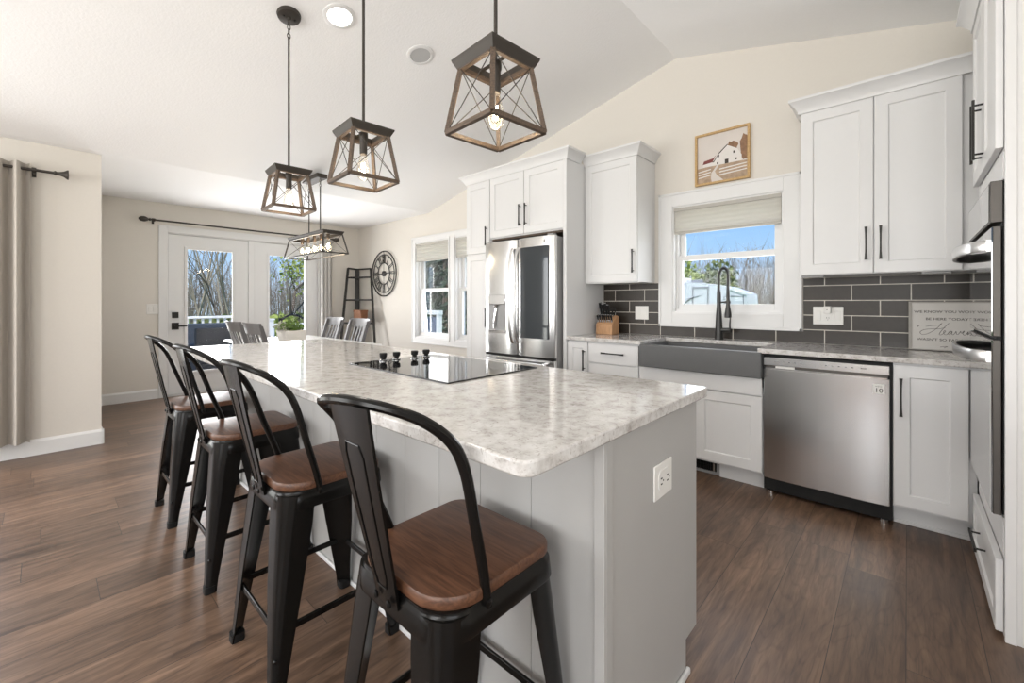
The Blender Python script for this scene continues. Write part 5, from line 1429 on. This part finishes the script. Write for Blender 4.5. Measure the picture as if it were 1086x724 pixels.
# trees
def tree_bm(h, r, seed, depth=4, spread=0.55, nb=3):
    rnd = random.Random(seed); bm = bmesh.new(); tips = []
    def grow(p, d, L, r0, k):
        pts = [p]; rr = [r0]; q = p; dd = d
        n = 4 if k == depth else 3
        for i in range(n):
            dd = (dd + Vector((rnd.gauss(0, 0.10), rnd.gauss(0, 0.10), 0.04))).normalized(); q = q + dd*L/n; pts.append(q); rr.append(r0*(1-0.55*(i+1)/n))
        tube(bm, pts, rr, 5 if k >= depth-1 else 3)
        if k == 0: tips.append(q); return
        for b in range(nb + (2 if k == depth else 0)):
            f = rnd.uniform(0.35, 1.0) if b else 1.0
            j = min(n, max(1, int(f*n+0.5))); a = Vector((rnd.gauss(0, 1), rnd.gauss(0, 1), rnd.gauss(0, 0.4))).normalized()
            nd = (dd + a*spread).normalized(); nd.z = abs(nd.z)*0.8+0.2*nd.z + 0.12
            grow(pts[j], nd.normalized(), L*rnd.uniform(0.52, 0.72), rr[j]*0.62, k-1)
    grow(Vector((0, 0, 0)), Vector((0, 0, 1)), h*0.42, r, depth)
    return bm, tips
protos = []
for k, (h, r, sd, sp, nb) in enumerate(((11, 0.065, 11, 0.55, 3), (12, 0.06, 23, 0.42, 3), (9, 0.05, 37, 0.7, 3), (13, 0.07, 41, 0.38, 3))):
    bm, tips = tree_bm(h, r, sd, 4, sp, nb)
    me = obj('bare_tree', bm, 'bark' if k % 2 == 0 else 'barkpale', smooth=0).data
    bpy.data.objects.remove(bpy.data.objects['bare_tree']); protos.append((me, tips))
rnd = random.Random(5)
def put_tree(k, x, y, s, label, group, rz=None):
    o = bpy.data.objects.new('bare_tree', protos[k][0]); C.objects.link(o); o.location = (x, y, GZ-0.05); o.scale = (s, s, s); o.rotation_euler = (0, 0, rnd.uniform(0, 6.28) if rz is None else rz)
    tag(o, label, 'tree', group); return o
spots = [(-22, 4.1, 1), (-24, 4.75, 3), (-23, 5.4, 1), (-27, 5.6, 3), (-26, 6.5, 1), (-21, 5.0, 2), (-29, 7.2, 0), (-24, 6.1, 3), (-31, 6.2, 1), (-33, 8.0, 3)]
for i, (x, y, k) in enumerate(spots): put_tree(k, x, y, rnd.uniform(0.75, 1.0), 'tall leafless tree in the woods seen through the left patio door', 'bare trees beyond the left patio door')
for i, (x, y, k) in enumerate([(-26, 8.0, 3), (-27, 11.0, 1), (-30, 12.5, 3), (-32, 9.6, 0)]): put_tree(k, x, y, rnd.uniform(0.7, 0.9), 'leafless tree in the woods seen through the right patio door', 'bare trees beyond the right patio door')
for i, (x, y, k) in enumerate([(-15.5, 40, 1), (-13.8, 42, 3), (-12.0, 41, 0), (-10.3, 43, 3), (-9.0, 41, 1), (-7.6, 44, 0), (-16.8, 44, 0)]): put_tree(k, x, y, rnd.uniform(0.62, 0.8), 'leafless tree on the skyline behind the trailer', 'bare trees beyond the sink window')
# budding tree in the right patio door
t = thing('budding_tree', 'spreading tree with pale green spring buds through the right patio door', 'tree', (-20.0, 7.35, GZ))
bm, tips = tree_bm(6.0, 0.12, 77, 3, 0.85, 3)
obj('branches', bm, 'bark', t, smooth=0, local=True)
bm = bmesh.new(); r2_ = random.Random(9)
for p in tips:
    for j in range(26):
        c = p + Vector((r2_.gauss(0, 0.35), r2_.gauss(0, 0.35), r2_.gauss(0, 0.3))); s = r2_.uniform(0.04, 0.085)
        u = Vector((r2_.gauss(0, 1), r2_.gauss(0, 1), r2_.gauss(0, 1))).normalized(); v = u.orthogonal().normalized(); w = u.cross(v)
        bm.faces.new([bm.verts.new(c + v*s*a + w*s*b) for a, b in ((-1, 0), (0, -1), (1, 0), (0, 1))])
obj('buds', bm, 'bud', t, smooth=0, local=True)

# thickets: uncountable stems
def thicket(x0, x1, y0, y1, n, h, seed):
    rnd = random.Random(seed); bm = bmesh.new()
    for i in range(n):
        x, y = rnd.uniform(x0, x1), rnd.uniform(y0, y1); hh = h*rnd.uniform(0.5, 1.1); r = rnd.uniform(0.012, 0.04)
        p = Vector((x, y, GZ)); d = Vector((rnd.gauss(0, 0.12), rnd.gauss(0, 0.12), 1))
        top = p + d*hh; tube(bm, [p, p.lerp(top, 0.5) + Vector((rnd.gauss(0, 0.15), rnd.gauss(0, 0.15), 0)), top], [r, r*0.7, r*0.2], 3)
        for j in range(5):
            s = rnd.uniform(0.3, 0.95); q = p.lerp(top, s); e = q + Vector((rnd.gauss(0, 0.5), rnd.gauss(0, 0.5), rnd.uniform(0.3, 1.2)))*hh*0.22
            tube(bm, [q, e], [r*0.5, r*0.12], 3)
    return bm
o = obj('woodland_thicket', thicket(-46, -30, -16, 34, 2400, 5.0, 3), 'thicket', smooth=0); tag(o, 'dense bare woodland thicket beyond the deck', 'woods', kind='stuff')
o = obj('woodland_thicket', thicket(-34, 12, 44, 54, 2000, 7.0, 4), 'thicket', smooth=0); tag(o, 'dense bare woodland thicket behind the trailer', 'woods', kind='stuff')
def shrub(label, x, y, r, h, m, n, seed, size=0.16):
    t = thing('shrub', label, 'shrub', (x, y, GZ))
    bm = leaf_cloud(n, (x, y, GZ+h*0.5), (r, r, h*0.55), size, seed=seed); obj('foliage', bm, m, t, smooth=0)
    bm = bmesh.new(); tube(bm, [(x, y, GZ), (x, y, GZ+h*0.6)], [0.05, 0.02], 6); obj('stem', bm, 'bark', t)
shrub('wide green shrub at the woods edge, right of the bare trunks, left patio door', -19.0, 4.75, 0.7, 1.45, 'brush', 700, 1, 0.11)
shrub('low green shrub at the woods edge in the middle of the left patio door', -20.0, 4.3, 0.7, 1.3, 'brush', 600, 2, 0.11)
shrub('yellow-green shrub under the budding tree in the right patio door', -18.5, 6.5, 0.8, 1.5, 'bud', 600, 4, 0.11)
shrub('green shrub at the foot of the woods, right patio door right side', -19.0, 7.3, 0.9, 1.5, 'brush', 600, 5, 0.11)
shrub('tall yellow-green shrub behind the trailer at left of the sink window', -13.3, 34.5, 1.8, 5.4, 'bud', 900, 6, 0.22)
shrub('green tree crown beside the yellow-green shrub behind the trailer', -11.2, 37.0, 1.7, 5.2, 'brush', 900, 7, 0.22)
def evergreen(label, x, y, r, h, seed):
    t = thing('evergreen_tree', label, 'tree', (x, y, GZ))
    rnd = random.Random(seed); bm = bmesh.new()
    for i in range(4200):
        s = rnd.random()**0.8; z = GZ + 0.25 + s*h; rr = r*(1-s*0.75)*math.sqrt(rnd.uniform(0.25, 1)); a = rnd.uniform(0, 2*PI)
        c = Vector((x+rr*math.cos(a), y+rr*math.sin(a), z)); sz = rnd.uniform(0.08, 0.17)
        u = Vector((rnd.gauss(0, 1), rnd.gauss(0, 1), rnd.gauss(0, 1))).normalized(); v = u.orthogonal().normalized(); w = u.cross(v)
        bm.faces.new([bm.verts.new(c + v*sz*p + w*sz*q*0.4) for p, q in ((-1, 0), (0, -1), (1, 0), (0, 1))])
    obj('foliage', bm, 'evergreen', t, smooth=0)
    bm = bmesh.new(); tube(bm, [(x, y, GZ), (x, y, GZ+h*0.9)], [0.16, 0.04], 7); obj('trunk', bm, 'bark', t)
evergreen('dark evergreen filling the left half of the dining window', -16.2, 11.6, 1.9, 8.0, 1)
evergreen('dark evergreen at the mullion of the dining window', -14.0, 11.2, 1.6, 8.0, 2)
evergreen('dark evergreen in the right half of the dining window', -13.2, 12.4, 1.8, 8.5, 3)
evergreen('dark evergreen farthest back in the dining window', -18.8, 13.5, 2.2, 9.0, 4)

# travel trailer
t = thing('travel_trailer', 'pale grey travel trailer parked outside the sink window', 'trailer', (-9.5, 28, GZ))
ty0, ty1 = 27.6, 30.0
poly = [(-12.6, GZ+0.55), (-6.95, GZ+0.55), (-6.80, 1.1), (-6.85, 1.72), (-8.0, 2.18), (-9.5, 2.44), (-10.5, 2.50), (-12.6, 2.62)]
bm = bmesh.new(); prism(bm, poly, lambda x, z: (x, ty0, z), lambda x, z: (x, ty1, z)); obj('body', bm, 'rvside', t)
bm = bmesh.new(); prism(bm, [(-12.6, GZ+0.56), (-10.75, GZ+0.56), (-10.35, 2.46), (-12.6, 2.56)], lambda x, z: (x, ty0-0.015, z), lambda x, z: (x, ty0+0.01, z)); obj('dark_panel', bm, 'rvdark', t)
bm = bmesh.new(); ring_bars(bm, -9.95, -8.95, 0.2, 2.18, ty0-0.03, ty0+0.01, 0.09); obj('door_frame', bm, 'rvtrim', t)
bm = bmesh.new(); ring_bars(bm, -8.1, -7.0, 0.6, 1.62, ty0-0.03, ty0+0.01, 0.05); obj('hatch', bm, 'rvtrim', t)
bm = bmesh.new(); tube(bm, catmull([(-10.5, ty0-0.035, 1.05), (-10.1, ty0-0.035, 1.45), (-9.4, ty0-0.035, 1.68)], 6), [0.02]*4+[0.06]*5+[0.02]*4, 6); tube(bm, catmull([(-9.5, ty0-0.035, 0.9), (-9.1, ty0-0.035, 1.08), (-8.7, ty0-0.035, 1.15)], 6), 0.03, 6); obj('stripe', bm, 'rvtrim', t)
bm = bmesh.new(); bar(bm, (-8.0, ty0-0.03, 2.13), (-6.85, ty0-0.03, 1.68), 0.06, 0.09); obj('roof_trim', bm, 'rail', t)
bm = bmesh.new(); bx(bm, -11.4, -10.45, 28.0, 29.0, 2.52, 2.80); obj('roof_unit', bm, 'rail', t, bevel=0.08)
bm = bmesh.new(); bx(bm, -10.2, -9.6, 28.0, 28.6, 2.44, 2.66); obj('roof_vent', bm, 'rvtrim', t, bevel=0.04)
for x in (-9.2, -8.2):
    bm = bmesh.new(); lathe(bm, [(0.15, -0.1), (0.34, -0.1), (0.36, -0.05), (0.36, 0.05), (0.34, 0.1), (0.15, 0.1)], (x, ty0+0.2, GZ+0.36), 20, Matrix.Rotation(PI/2, 3, 'X')); obj('wheel', bm, 'darkplastic', t)
bm = bmesh.new(); bx(bm, -12.4, -7.2, 27.9, 29.7, GZ, GZ+0.55); obj('undercarriage', bm, 'rvtrim', t)
